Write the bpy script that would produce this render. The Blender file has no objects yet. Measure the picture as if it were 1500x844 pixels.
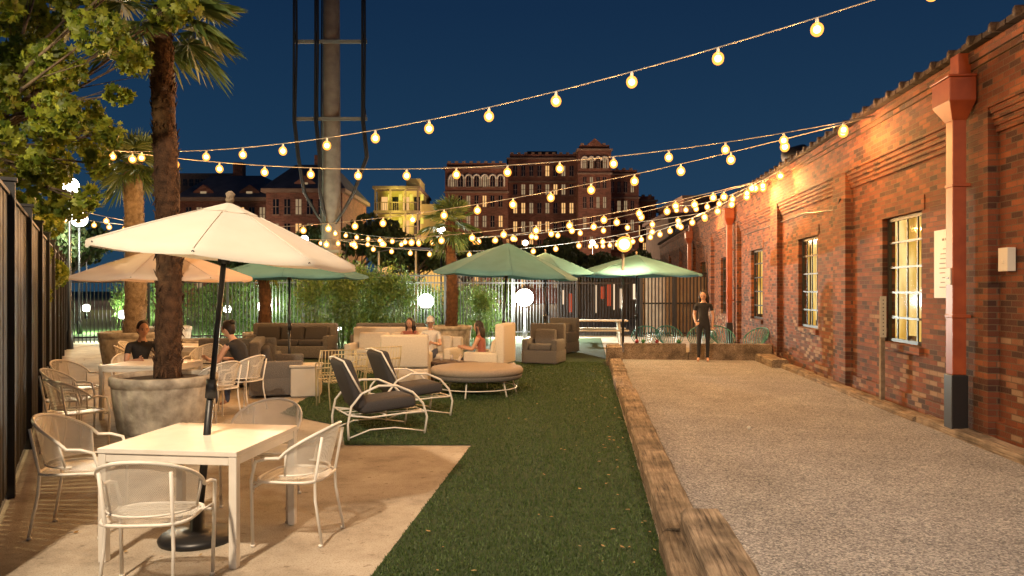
import bpy, bmesh, math, random
from mathutils import Vector, Matrix, Quaternion
random.seed(7)
R=random.random
def U(a,b): return a+(b-a)*R()
rad=math.radians
scene=bpy.context.scene
COURT=rad(-5.71)
def cw(a,b):   # court frame -> world
    c,s=math.cos(COURT),math.sin(COURT)
    return (a*c-b*s, a*s+b*c)

# ------------------------------------------------------------------ materials
def nt(name):
    m=bpy.data.materials.new(name); m.use_nodes=True
    n=m.node_tree.nodes; l=m.node_tree.links
    return m,n,l,n['Principled BSDF']
def ramp(n,stops):
    r=n.new('ShaderNodeValToRGB'); e=r.color_ramp.elements
    while len(e)<len(stops): e.new(0.5)
    for i,(p,c) in enumerate(stops):
        e[i].position=p; e[i].color=(c[0],c[1],c[2],1)
    return r
def M(name,c1,c2=None,scale=6,rough=.6,bump=0,bscale=40,metal=0,detail=6,trans=0,island=False,spec=None):
    m,n,l,b=nt(name)
    b.inputs['Roughness'].default_value=rough; b.inputs['Metallic'].default_value=metal
    b.inputs['Base Color'].default_value=(*c1,1)
    if spec is not None: b.inputs['Specular IOR Level'].default_value=spec
    tc=n.new('ShaderNodeTexCoord')
    if c2:
        if island:
            g=n.new('ShaderNodeNewGeometry'); src=g.outputs['Random Per Island']
            r=ramp(n,[(0,c1),(1,c2)])
        else:
            t=n.new('ShaderNodeTexNoise'); t.inputs['Scale'].default_value=scale; t.inputs['Detail'].default_value=detail
            l.new(tc.outputs['Object'],t.inputs['Vector']); src=t.outputs['Fac']
            r=ramp(n,[(.3,c1),(.7,c2)])
        l.new(src,r.inputs['Fac']); l.new(r.outputs['Color'],b.inputs['Base Color'])
        col=r.outputs['Color']
    if bump:
        t=n.new('ShaderNodeTexNoise'); t.inputs['Scale'].default_value=bscale; t.inputs['Detail'].default_value=8
        l.new(tc.outputs['Object'],t.inputs['Vector'])
        bp=n.new('ShaderNodeBump'); bp.inputs['Strength'].default_value=bump; bp.inputs['Distance'].default_value=.02
        l.new(t.outputs['Fac'],bp.inputs['Height']); l.new(bp.outputs['Normal'],b.inputs['Normal'])
    if trans:
        tr=n.new('ShaderNodeBsdfTranslucent'); mx=n.new('ShaderNodeMixShader'); mx.inputs[0].default_value=trans
        tr.inputs['Color'].default_value=(*c1,1)
        if c2: l.new(col,tr.inputs['Color'])
        l.new(b.outputs[0],mx.inputs[1]); l.new(tr.outputs[0],mx.inputs[2]); l.new(mx.outputs[0],n['Material Output'].inputs['Surface'])
    return m
def EM(name,c,s,tr=0):
    m=bpy.data.materials.new(name); m.use_nodes=True; n=m.node_tree.nodes; l=m.node_tree.links
    n.remove(n['Principled BSDF']); e=n.new('ShaderNodeEmission'); e.inputs[0].default_value=(*c,1); e.inputs[1].default_value=s
    if tr:
        t=n.new('ShaderNodeBsdfTransparent'); a=n.new('ShaderNodeMixShader'); a.inputs[0].default_value=tr
        l.new(e.outputs[0],a.inputs[1]); l.new(t.outputs[0],a.inputs[2]); l.new(a.outputs[0],n['Material Output'].inputs['Surface'])
    else: l.new(e.outputs[0],n['Material Output'].inputs['Surface'])
    m.cycles.emission_sampling='NONE'
    return m

def brick_mat(name,stops,mortar,bw=.213,rh=.067,ms=.006,pale=True):
    m,n,l,b=nt(name); b.inputs['Roughness'].default_value=.78
    tc=n.new('ShaderNodeTexCoord'); sp=n.new('ShaderNodeSeparateXYZ'); l.new(tc.outputs['Object'],sp.inputs[0])
    ad=n.new('ShaderNodeMath'); ad.operation='ADD'; l.new(sp.outputs[0],ad.inputs[0]); l.new(sp.outputs[1],ad.inputs[1])
    cb=n.new('ShaderNodeCombineXYZ'); l.new(ad.outputs[0],cb.inputs[0]); l.new(sp.outputs[2],cb.inputs[1])
    bt=n.new('ShaderNodeTexBrick'); l.new(cb.outputs[0],bt.inputs['Vector'])
    bt.inputs['Color1'].default_value=(0,0,0,1); bt.inputs['Color2'].default_value=(1,1,1,1); bt.inputs['Mortar'].default_value=(0,0,0,1)
    bt.inputs['Scale'].default_value=1; bt.inputs['Brick Width'].default_value=bw; bt.inputs['Row Height'].default_value=rh
    bt.inputs['Mortar Size'].default_value=ms; bt.inputs['Mortar Smooth'].default_value=.3
    r=ramp(n,stops); l.new(bt.outputs['Color'],r.inputs['Fac'])
    t=n.new('ShaderNodeTexNoise'); t.inputs['Scale'].default_value=.9; t.inputs['Detail'].default_value=9; t.inputs['Roughness'].default_value=.65; l.new(tc.outputs['Object'],t.inputs['Vector'])
    gr=ramp(n,[(.3,(.42,.38,.36)),(.62,(1.1,1.06,1.0))]); l.new(t.outputs['Fac'],gr.inputs['Fac'])
    mul=n.new('ShaderNodeMixRGB'); mul.blend_type='MULTIPLY'; mul.inputs[0].default_value=.85
    l.new(r.outputs['Color'],mul.inputs[1]); l.new(gr.outputs['Color'],mul.inputs[2]); cur=mul.outputs[0]
    if pale:
        t2=n.new('ShaderNodeTexNoise'); t2.inputs['Scale'].default_value=.55; t2.inputs['Detail'].default_value=5
        mp=n.new('ShaderNodeMapping'); mp.inputs['Location'].default_value=(3,7,2); l.new(tc.outputs['Object'],mp.inputs[0]); l.new(mp.outputs[0],t2.inputs['Vector'])
        mr=n.new('ShaderNodeMapRange'); mr.inputs['From Min'].default_value=2.9; mr.inputs['From Max'].default_value=1.2; l.new(sp.outputs[2],mr.inputs[0])
        a1=n.new('ShaderNodeMath'); a1.operation='MULTIPLY'; l.new(t2.outputs['Fac'],a1.inputs[0]); l.new(mr.outputs[0],a1.inputs[1])
        a2=n.new('ShaderNodeMath'); a2.operation='MULTIPLY'; l.new(a1.outputs[0],a2.inputs[0]); l.new(bt.outputs['Color'],a2.inputs[1])
        rr=ramp(n,[(.40,(0,0,0)),(.50,(1,1,1))]); l.new(a2.outputs[0],rr.inputs['Fac'])
        mx=n.new('ShaderNodeMixRGB'); l.new(rr.outputs['Color'],mx.inputs[0]); l.new(cur,mx.inputs[1]); mx.inputs[2].default_value=(.25,.16,.10,1)
        cur=mx.outputs[0]
    m2=n.new('ShaderNodeMixRGB'); l.new(bt.outputs['Fac'],m2.inputs[0]); l.new(cur,m2.inputs[1]); m2.inputs[2].default_value=(*mortar,1)
    l.new(m2.outputs[0],b.inputs['Base Color'])
    t3=n.new('ShaderNodeTexNoise'); t3.inputs['Scale'].default_value=60; l.new(tc.outputs['Object'],t3.inputs['Vector'])
    h=n.new('ShaderNodeMath'); h.operation='MULTIPLY_ADD'; l.new(bt.outputs['Fac'],h.inputs[0]); h.inputs[1].default_value=-1.2
    h2=n.new('ShaderNodeMath'); h2.operation='MULTIPLY_ADD'; l.new(bt.outputs['Color'],h2.inputs[0]); h2.inputs[1].default_value=.5; l.new(t3.outputs['Fac'],h2.inputs[2])
    l.new(h2.outputs[0],h.inputs[2])
    bp=n.new('ShaderNodeBump'); bp.inputs['Strength'].default_value=.9; bp.inputs['Distance'].default_value=.014
    l.new(h.outputs[0],bp.inputs['Height']); l.new(bp.outputs['Normal'],b.inputs['Normal'])
    return m

m_brick=brick_mat('wall_brick',[(0,(.035,.012,.007)),(.2,(.09,.024,.009)),(.6,(.175,.044,.014)),(1,(.26,.078,.024))],(.11,.068,.038))
m_cbrick=brick_mat('city_brick',[(0,(.12,.043,.028)),(1,(.20,.085,.055))],(.16,.12,.10),bw=.4,rh=.13,pale=False)
m_white=M('white_powdercoat',(.78,.75,.68),(.70,.66,.59),scale=9,rough=.38)
m_black=M('black_metal',(.012,.012,.013),rough=.4)
m_fence=M('black_fence_boards',(.004,.004,.005),(.009,.008,.008),scale=4,rough=.6,bump=.15,bscale=30)
m_pole=M('pole_concrete',(.12,.10,.085),(.20,.17,.145),scale=3,rough=.9,bump=.4)
m_planter=M('planter_concrete',(.22,.19,.155),(.56,.52,.44),scale=7,rough=.85,bump=.5,bscale=14,detail=12)
m_soil=M('soil',(.03,.02,.012),(.06,.04,.025),scale=30,rough=1,bump=1)
m_trunk=M('palm_trunk_fibre',(.035,.018,.010),(.12,.062,.032),scale=12,rough=1,bump=1,bscale=50)
m_trunk2=M('palm_trunk_pale',(.16,.12,.08),(.32,.26,.19),scale=12,rough=1,bump=1,bscale=50)
m_bark=M('bark',(.05,.035,.025),(.14,.10,.07),scale=12,rough=1,bump=1)
m_palmleaf=M('palm_leaf',(.06,.11,.03),(.15,.21,.06),island=True,rough=.45,trans=.35)
m_leaf=M('maple_leaf',(.06,.11,.010),(.27,.30,.03),island=True,rough=.5,trans=.4)
m_hedge=M('bamboo_leaf',(.05,.10,.02),(.14,.22,.05),island=True,rough=.5,trans=.4)
m_dark=M('tree_leaf_dark',(.03,.055,.015),(.08,.10,.03),island=True,rough=.6,trans=.2)
m_cream=M('cream_canvas',(.80,.75,.66),(.75,.70,.60),scale=4,rough=.85,trans=.3,bump=.05)
m_peach=M('peach_canvas',(.78,.62,.50),(.72,.56,.44),scale=4,rough=.85,trans=.35)
m_teal=M('teal_canvas',(.07,.20,.24),(.055,.165,.20),scale=4,rough=.85,trans=.15)
m_cushd=M('charcoal_cushion',(.035,.033,.034),(.06,.056,.058),scale=120,rough=.95,bump=.2,bscale=200)
m_cushg=M('grey_wicker',(.09,.085,.08),(.17,.16,.15),scale=60,rough=.9,bump=.5,bscale=90)
m_cusht=M('taupe_cushion',(.24,.20,.16),(.31,.26,.21),scale=50,rough=.95,bump=.2,bscale=150)
m_cushw=M('white_cushion',(.60,.55,.46),(.52,.47,.39),scale=40,rough=.9,bump=.15,bscale=100)
m_tan=M('tan_wire',(.50,.42,.24),rough=.4)
m_darkwood=M('dark_table',(.05,.03,.02),(.09,.05,.03),scale=20,rough=.4)
m_copper=M('painted_downspout',(.29,.062,.018),(.19,.036,.012),scale=5,rough=.42)
m_tile=M('coping_tile',(.018,.011,.010),(.045,.026,.020),scale=3,rough=.8,bump=.3)
m_glass=M('drinking_glass',(.5,.45,.4),rough=.05)
m_sign=M('sign_white',(.55,.52,.45),rough=.5)
m_tealm=M('teal_chair_metal',(.02,.16,.14),rough=.4)
m_skin=M('skin',(.52,.30,.20),(.47,.26,.17),scale=20,rough=.5)
m_hair=M('dark_hair',(.015,.010,.008),(.03,.02,.014),scale=60,rough=.6)
m_blackc=M('black_cloth',(.012,.012,.014),(.02,.02,.022),scale=30,rough=.9)
m_whitec=M('white_cloth',(.65,.63,.6),(.55,.53,.5),scale=30,rough=.9)
m_denim=M('denim',(.03,.04,.08),(.05,.06,.1),scale=50,rough=.9)
m_pink=M('coral_cloth',(.35,.12,.08),rough=.9)
m_bulb=EM('bulb_filament',(1,.76,.40),22)
m_bulbglow=EM('bulb_glow_shell',(1,.36,.055),2.6,.30)  # oversized bulb shell, emissive and see-through, standing in for the orange glow
m_lampglow=EM('lamp_glow',(1,.95,.85),16)
m_stone=M('pale_stone',(.45,.42,.36),(.55,.52,.45),scale=2,rough=.9)
m_trim=M('brown_stone_trim',(.13,.085,.065),(.19,.135,.10),scale=2,rough=.9)
m_slate=M('slate_roof',(.04,.045,.06),(.08,.08,.10),scale=1,rough=.7)
m_windark=M('window_dark',(.01,.012,.018),rough=.15)
m_wA=EM('window_warm',(1,.55,.2),1.0)
m_wB=EM('window_pale',(.9,.62,.34),.38)
m_wC=EM('gallery_yellow',(.95,.75,.12),1.0)

def timber():
    m,n,l,b=nt('weathered_timber'); b.inputs['Roughness'].default_value=.95
    tc=n.new('ShaderNodeTexCoord'); mp=n.new('ShaderNodeMapping'); mp.inputs['Scale'].default_value=(16,.9,22); l.new(tc.outputs['Object'],mp.inputs[0])
    t=n.new('ShaderNodeTexNoise'); t.inputs['Scale'].default_value=2.5; t.inputs['Detail'].default_value=12; t.inputs['Roughness'].default_value=.7; t.inputs['Distortion'].default_value=.25; l.new(mp.outputs[0],t.inputs[0])
    r=ramp(n,[(.34,(.05,.036,.026)),(.46,(.22,.17,.12)),(.70,(.46,.38,.28))]); l.new(t.outputs[0],r.inputs[0])
    t2=n.new('ShaderNodeTexNoise'); t2.inputs['Scale'].default_value=3.3; t2.inputs['Detail'].default_value=8; l.new(tc.outputs['Object'],t2.inputs[0])
    r2=ramp(n,[(.35,(.45,.42,.38)),(.62,(1.1,1.05,1))]); l.new(t2.outputs[0],r2.inputs[0])
    mu=n.new('ShaderNodeMixRGB'); mu.blend_type='MULTIPLY'; mu.inputs[0].default_value=1; l.new(r.outputs[0],mu.inputs[1]); l.new(r2.outputs[0],mu.inputs[2])
    l.new(mu.outputs[0],b.inputs['Base Color'])
    bp=n.new('ShaderNodeBump'); bp.inputs['Strength'].default_value=1; bp.inputs['Distance'].default_value=.03; l.new(t.outputs[0],bp.inputs['Height']); l.new(bp.outputs[0],b.inputs['Normal'])
    return m
m_timber=timber()
def gravel():
    m,n,l,b=nt('crushed_gravel'); b.inputs['Roughness'].default_value=.95
    tc=n.new('ShaderNodeTexCoord')
    v=n.new('ShaderNodeTexVoronoi'); v.inputs['Scale'].default_value=80; l.new(tc.outputs['Object'],v.inputs[0])
    sx=n.new('ShaderNodeSeparateColor'); l.new(v.outputs['Color'],sx.inputs[0])
    r=ramp(n,[(0,(.12,.122,.13)),(.5,(.27,.275,.285)),(1,(.49,.485,.48))]); l.new(sx.outputs[0],r.inputs[0])
    t=n.new('ShaderNodeTexNoise'); t.inputs['Scale'].default_value=1.1; t.inputs['Detail'].default_value=10; t.inputs['Roughness'].default_value=.7; l.new(tc.outputs['Object'],t.inputs[0])
    r2=ramp(n,[(.3,(.70,.68,.66)),(.7,(1.12,1.09,1.05))]); l.new(t.outputs[0],r2.inputs[0])
    mu=n.new('ShaderNodeMixRGB'); mu.blend_type='MULTIPLY'; mu.inputs[0].default_value=1; l.new(r.outputs[0],mu.inputs[1]); l.new(r2.outputs[0],mu.inputs[2])
    l.new(mu.outputs[0],b.inputs['Base Color'])
    bp=n.new('ShaderNodeBump'); bp.inputs['Strength'].default_value=.9; bp.inputs['Distance'].default_value=.012; l.new(v.outputs['Distance'],bp.inputs['Height']); l.new(bp.outputs[0],b.inputs['Normal'])
    return m
m_gravel=gravel()
def concrete():
    m,n,l,b=nt('patio_concrete'); b.inputs['Roughness'].default_value=.8
    tc=n.new('ShaderNodeTexCoord')
    t=n.new('ShaderNodeTexNoise'); t.inputs['Scale'].default_value=1.2; t.inputs['Detail'].default_value=12; t.inputs['Roughness'].default_value=.72; l.new(tc.outputs['Object'],t.inputs[0])
    r=ramp(n,[(.32,(.20,.165,.125)),(.5,(.38,.33,.26)),(.68,(.50,.45,.37))]); l.new(t.outputs[0],r.inputs[0])
    t2=n.new('ShaderNodeTexNoise'); t2.inputs['Scale'].default_value=90; t2.inputs['Detail'].default_value=4; l.new(tc.outputs['Object'],t2.inputs[0])
    r2=ramp(n,[(.32,(.66,.63,.6)),(.5,(1,1,1))]); l.new(t2.outputs[0],r2.inputs[0])
    mu=n.new('ShaderNodeMixRGB'); mu.blend_type='MULTIPLY'; mu.inputs[0].default_value=1; l.new(r.outputs[0],mu.inputs[1]); l.new(r2.outputs[0],mu.inputs[2])
    t3=n.new('ShaderNodeTexNoise'); t3.inputs['Scale'].default_value=14; t3.inputs['Detail'].default_value=3; l.new(tc.outputs['Object'],t3.inputs[0])
    r3=ramp(n,[(.64,(1,1,1)),(.71,(.5,.45,.4))]); l.new(t3.outputs[0],r3.inputs[0])
    mu2=n.new('ShaderNodeMixRGB'); mu2.blend_type='MULTIPLY'; mu2.inputs[0].default_value=.8; l.new(mu.outputs[0],mu2.inputs[1]); l.new(r3.outputs[0],mu2.inputs[2])
    l.new(mu2.outputs[0],b.inputs['Base Color'])
    bp=n.new('ShaderNodeBump'); bp.inputs['Strength'].default_value=.3; bp.inputs['Distance'].default_value=.006; l.new(t2.outputs[0],bp.inputs['Height']); l.new(bp.outputs[0],b.inputs['Normal'])
    return m
m_conc=concrete()
m_joint=M('joint_dark',(.07,.055,.04),rough=1)
m_broom=M('broomed_concrete',(.17,.14,.11),(.28,.24,.19),scale=3,rough=.95,bump=.6,bscale=60,detail=10)
m_turf=M('turf_base',(.018,.040,.012),(.035,.065,.02),scale=60,rough=1,bump=.8,bscale=150)
m_blade=M('turf_blade',(.026,.058,.011),(.085,.135,.032),island=True,rough=.6,trans=.15)
m_ground=M('ground_dark',(.03,.035,.02),(.06,.06,.045),scale=1,rough=1)
m_lawn=M('lawn_far',(.05,.10,.025),(.08,.14,.03),scale=3,rough=1,bump=.4)
def meshmat(name,col,fill=.5,sc=110):
    m,n,l,b=nt(name); b.inputs['Base Color'].default_value=(*col,1); b.inputs['Roughness'].default_value=.4
    uv=n.new('ShaderNodeUVMap'); sp=n.new('ShaderNodeSeparateXYZ'); l.new(uv.outputs[0],sp.inputs[0])
    outs=[]
    for op in ('ADD','SUBTRACT'):
        a=n.new('ShaderNodeMath'); a.operation=op; l.new(sp.outputs[0],a.inputs[0]); l.new(sp.outputs[1],a.inputs[1])
        s=n.new('ShaderNodeMath'); s.operation='MULTIPLY'; s.inputs[1].default_value=sc; l.new(a.outputs[0],s.inputs[0])
        f=n.new('ShaderNodeMath'); f.operation='FRACT'; l.new(s.outputs[0],f.inputs[0])
        c=n.new('ShaderNodeMath'); c.operation='LESS_THAN'; c.inputs[1].default_value=fill*.6; l.new(f.outputs[0],c.inputs[0]); outs.append(c)
    mx=n.new('ShaderNodeMath'); mx.operation='MAXIMUM'; l.new(outs[0].outputs[0],mx.inputs[0]); l.new(outs[1].outputs[0],mx.inputs[1])
    l.new(mx.outputs[0],b.inputs['Alpha'])
    return m
m_meshw=meshmat('white_wire_mesh',(.78,.75,.68),.60)

# ------------------------------------------------------------------ mesh builder
class MB:
    def __init__(s): s.v=[];s.f=[];s.m=[];s.s=[];s.uv={}
    def add(s,vs,fs,mat=0,smooth=False,uvs=None):
        o=len(s.v); s.v+= [tuple(v) for v in vs]
        for i,f in enumerate(fs):
            if uvs: s.uv[len(s.f)]=[uvs[k] for k in f]
            s.f.append(tuple(k+o for k in f)); s.m.append(mat); s.s.append(smooth)
    def bx(s,x0,x1,y0,y1,z0,z1,mat=0):
        vs=[(x,y,z) for z in(z0,z1) for x,y in((x0,y0),(x1,y0),(x1,y1),(x0,y1))]
        s.add(vs,[(3,2,1,0),(4,5,6,7),(0,1,5,4),(1,2,6,5),(2,3,7,6),(3,0,4,7)],mat)
    def rbox(s,c,size,rz=0,rx=0,mat=0,r=.04,ry=0):
        hx,hy,hz=[k/2 for k in size]; r=min(r,hx*.98,hy*.98,hz*.98)
        bm=bmesh.new(); bmesh.ops.create_cube(bm,size=1)
        for v in bm.verts: v.co=Vector((v.co.x*2*hx,v.co.y*2*hy,v.co.z*2*hz))
        bmesh.ops.bevel(bm,geom=bm.edges[:]+bm.verts[:],offset=r,segments=3,profile=.5,affect='EDGES')
        T=Matrix.Translation(c)@Matrix.Rotation(rz,4,'Z')@Matrix.Rotation(rx,4,'X')@Matrix.Rotation(ry,4,'Y')
        bm.verts.index_update()
        s.add([T@v.co for v in bm.verts],[[v.index for v in f.verts] for f in bm.faces],mat,True); bm.free()
    def tube(s,pts,r,seg=8,mat=0,closed=False,smooth=True):
        P=[Vector(p) for p in pts]; n=len(P)
        rs=r if isinstance(r,(list,tuple)) else [r]*n
        T=[]
        for i in range(n):
            if closed: t=P[(i+1)%n]-P[i-1]
            else: t=P[min(i+1,n-1)]-P[max(i-1,0)]
            T.append(t.normalized() if t.length>1e-9 else Vector((0,0,1)))
        up=Vector((0,0,1)) if abs(T[0].z)<.9 else Vector((1,0,0))
        N=(up-T[0]*up.dot(T[0])).normalized(); vs=[]
        for i in range(n):
            N=N-T[i]*N.dot(T[i])
            N=N.normalized() if N.length>1e-6 else T[i].orthogonal().normalized()
            B=T[i].cross(N)
            for k in range(seg):
                a=2*math.pi*k/seg; vs.append(P[i]+(N*math.cos(a)+B*math.sin(a))*rs[i])
        fs=[]
        for i in range(n if closed else n-1):
            j=(i+1)%n
            for k in range(seg):
                k2=(k+1)%seg; fs.append((i*seg+k,i*seg+k2,j*seg+k2,j*seg+k))
        if not closed: fs.append(tuple(range(seg-1,-1,-1))); fs.append(tuple((n-1)*seg+k for k in range(seg)))
        s.add(vs,fs,mat,smooth)
    def lathe(s,prof,c=(0,0,0),seg=32,mat=0,smooth=True):
        vs=[];n=len(prof)
        for r,z in prof:
            for k in range(seg):
                a=2*math.pi*k/seg; vs.append((c[0]+r*math.cos(a),c[1]+r*math.sin(a),c[2]+z))
        fs=[(i*seg+k,i*seg+(k+1)%seg,(i+1)*seg+(k+1)%seg,(i+1)*seg+k) for i in range(n-1) for k in range(seg)]
        s.add(vs,fs,mat,smooth)
    def sph(s,c,r,mat=0,seg=12,rings=8):
        rx,ry,rz=r if isinstance(r,(tuple,list)) else (r,r,r)
        vs=[];fs=[]
        for i in range(rings+1):
            ph=math.pi*i/rings
            for k in range(seg):
                a=2*math.pi*k/seg; vs.append((c[0]+rx*math.sin(ph)*math.cos(a),c[1]+ry*math.sin(ph)*math.sin(a),c[2]-rz*math.cos(ph)))
        for i in range(rings):
            for k in range(seg): fs.append((i*seg+k,i*seg+(k+1)%seg,(i+1)*seg+(k+1)%seg,(i+1)*seg+k))
        s.add(vs,fs,mat,True)
    def mesh(s,name,mats):
        me=bpy.data.meshes.new(name); me.from_pydata(s.v,[],s.f)
        for m in mats: me.materials.append(m)
        me.polygons.foreach_set('material_index',s.m); me.polygons.foreach_set('use_smooth',s.s)
        if s.uv:
            u=me.uv_layers.new(name='UVMap')
            for fi,uvs in s.uv.items():
                p=me.polygons[fi]
                for li,c in zip(p.loop_indices,uvs): u.data[li].uv=c
        me.update(); return me
    def obj(s,name,mats,loc=(0,0,0),rz=0,parent=None,bevel=0):
        return O(name,s.mesh(name,mats),loc,rz,parent,bevel)
def O(name,me,loc=(0,0,0),rz=0,parent=None,bevel=0,scale=1):
    o=bpy.data.objects.new(name,me); scene.collection.objects.link(o)
    o.location=loc; o.rotation_euler=(0,0,rz); o.scale=(scale,)*3
    if parent: o.parent=parent
    if bevel:
        b=o.modifiers.new('bevel','BEVEL'); b.width=bevel; b.segments=2; b.limit_method='ANGLE'
    return o
def E(name,loc=(0,0,0),rz=0):
    o=bpy.data.objects.new(name,None); scene.collection.objects.link(o); o.location=loc; o.rotation_euler=(0,0,rz); return o
def PL(name,loc,power,col=(1,.62,.28),r=.035,parent=None):
    d=bpy.data.lights.new(name,'POINT'); d.energy=power; d.color=col; d.shadow_soft_size=r
    o=bpy.data.objects.new(name,d); scene.collection.objects.link(o); o.location=loc
    if parent: o.parent=parent
    return o

# ------------------------------------------------------------------ ground
b=MB(); b.add([(-600,-60,-.02),(600,-60,-.02),(600,900,-.02),(-600,900,-.02)],[(0,1,2,3)]); b.obj('ground',[m_ground])
b=MB(); b.add([(-60,24.0,-.012),(2,29,-.012),(2,60,-.012),(-80,70,-.012)],[(0,1,2,3)]); b.obj('lawn',[m_lawn])
m_asph=M('asphalt',(.04,.04,.042),(.06,.06,.06),scale=20,rough=.8)
b=MB(); b.add([(2.2,29.5,-.008),(80,29.5,-.008),(80,60,-.008),(2.2,60,-.008)],[(0,1,2,3)]); b.obj('street',[m_asph])
b=MB(); b.add([(-16,9,-.006),(-5.9,9,-.006),(-14.3,23.6,-.006),(-30,40,-.006),(-34,40,-.006)],[(0,1,2,3,4)]); b.obj('pavement',[m_broom])
b=MB(); b.add([(-1,-3,0),(5.5,-3,0),(8,29,0),(-16,25,0),(-4.5,4.4,0)],[(0,1,2,3,4)]); 
def strip(p,q,w,z,mat):
    p=Vector((*p,z)); q=Vector((*q,z)); d=(q-p).normalized(); nn=Vector((-d.y,d.x,0))*w/2
    b.add([p-nn,q-nn,q+nn,p+nn],[(0,1,2,3)],mat)
strip((-1.25,1.0),(-6.1,9.6),.018,.006,1)
strip((-5.6,8.25),(-1.85,8.25),.016,.006,1)
strip((-6.4,10.55),(-3.25,10.3),.016,.006,1)
b.add([(-2.0,1.4,.003),(-1.25,1.0,.003),(-7.6,12.3,.003),(-8.4,12.6,.003)],[(0,1,2,3)],2)
b.obj('concrete_patio',[m_conc,m_joint,m_broom])
ta=[cw(.49,-2),cw(.49,27),(-6,26),(-5.6,17),(-3.28,12.45),(-3.21,10.4),(-2.15,9.46),(-1.85,8.3),(-.45,8.3),cw(-1.31,-2)]
b=MB(); b.add([(x,y,.008) for x,y in ta],[tuple(range(len(ta)))]); 
def inpoly(x,y,P):
    c=False; j=len(P)-1
    for i in range(len(P)):
        if (P[i][1]>y)!=(P[j][1]>y) and x<(P[j][0]-P[i][0])*(y-P[i][1])/(P[j][1]-P[i][1])+P[i][0]: c=not c
        j=i
    return c
turf=E('turf_lawn'); b.obj('turf_backing',[m_turf],parent=turf)
vs=[];fs=[]; cnt=0
while cnt<120000:
    y=3.9+ (R()**1.8)*14; x=U(-3.4,2.1)
    if not inpoly(x,y,ta): continue
    a=U(0,6.283); w=.0024+.0004*y; h=U(.016,.034); lx,ly=U(-.014,.014),U(-.014,.014)
    o=len(vs); vs+=[(x-w*math.cos(a),y-w*math.sin(a),.007),(x+w*math.cos(a),y+w*math.sin(a),.007),(x+lx,y+ly,h)]; fs.append((o,o+1,o+2)); cnt+=1
me=bpy.data.meshes.new('turf_blades'); me.from_pydata(vs,[],fs); me.materials.append(m_blade); O('turf_blades',me,parent=turf)
b=MB()
for i in range(150):
    bb=4+R()*14; a=U(.1,.47) if R()<.6 else U(-1.2,.4); x,y=cw(a,bb); s=U(.010,.026); t=U(0,6)
    b.add([(x+s*math.cos(t+k*1.57)*(1 if k%2 else .6),y+s*math.sin(t+k*1.57)*(1 if k%2 else .6),.035+U(0,.008)) for k in range(4)],[(0,1,2,3)])
for i in range(60):
    t=R(); x,y=-3.0-8*t+U(.1,1.2),4.6+14*t; s=U(.012,.03); a=U(0,6)
    b.add([(x+s*math.cos(a+k*1.57)*(1 if k%2 else .6),y+s*math.sin(a+k*1.57)*(1 if k%2 else .6),.008+U(0,.01)) for k in range(4)],[(0,1,2,3)])
b.obj('fallen_leaves',[M('dry_leaf',(.22,.12,.04),(.35,.24,.1),island=True,rough=.8)])

# ------------------------------------------------------------------ bocce court
b=MB(); b.bx(.74,4.2,-2,18.3,-.01,.05)
for k in range(2600):
    x,y=U(.86,4.1),3+R()**1.5*10; s=U(.004,.010); b.add([(x-s,y,.05),(x+s*.3,y-s,.05),(x+s,y+s*.5,.05),(x,y,.05+s*1.2)],[(0,1,3),(1,2,3),(2,0,3)])
b.obj('gravel_court',[m_gravel],rz=COURT)
def jig(x0,x1,y0,y1,z0,z1,n=10,a=.007):
    vs=[];fs=[]
    for i in range(n+1):
        y=y0+(y1-y0)*i/n; c=.018 if 0<i<n else .03
        ring=[(x0,z0),(x0,z1-c),(x0+c,z1),((x0+x1)/2,z1+U(-.004,.004)),(x1-c,z1),(x1,z1-c),(x1,z0)]
        for x,z in ring: vs.append((x+U(-a,a),y+(U(-a,a) if i in(0,n) else 0),z+(U(-a,a) if z>z0 else 0)))
    for i in range(n):
        for k in range(6): fs.append((i*7+k,i*7+k+1,(i+1)*7+k+1,(i+1)*7+k))
    fs.append(tuple(range(6,-1,-1))); fs.append(tuple(n*7+k for k in range(7)))
    b.add(vs,fs)
b=MB(); y=-2.0; k=0
while y<17.6:
    L=2.4 if k else 2.2; dz=U(-.02,.025); da=U(-.018,.018)
    jig(.49+da,.755+da,y,min(y+L-.02,18.0),-.01,.165+dz); y+=L; k+=1
jig(.60,.86,2.6,4.93,.17,.315); jig(.60,.84,.1,2.58,.17,.30)
y=-2.0
while y<15.8:
    jig(4.13+U(-.015,.015),4.34,y,y+2.38,-.01,.13+U(-.015,.02)); y+=2.4
jig(3.95,4.3,16.6,18.2,.02,.22); jig(.45,.80,17.2,18.2,0,.42)
jig(4.13,4.34,16.0,16.58,-.01,.14)
for i,(x0,x1) in enumerate([(.82,2.4),(2.42,4.4)]):
    b.bx(x0,x1,18.3,18.55,0,.22); b.bx(x0+.05,x1-.04,18.31,18.54,.225,.43)
b.obj('timber_edging',[m_timber],rz=COURT)
b=MB(); b.sph((0,0,.0),.026,seg=16,rings=10); me=b.mesh('bocce_jack',[m_stone]); O('bocce_jack',me,(2.83,8.97,.076))
mb1=[M('ball_red',(.22,.02,.015),rough=.3),M('ball_green',(.03,.14,.05),rough=.3)]
for i,a in enumerate([1.2,1.35,1.68,2.2]):
    b=MB(); b.sph((0,0,0),.05,seg=16,rings=10); x,y=cw(a,18.43); b.obj('bocce_ball',[mb1[i%2]],(x,y,.48))

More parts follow.
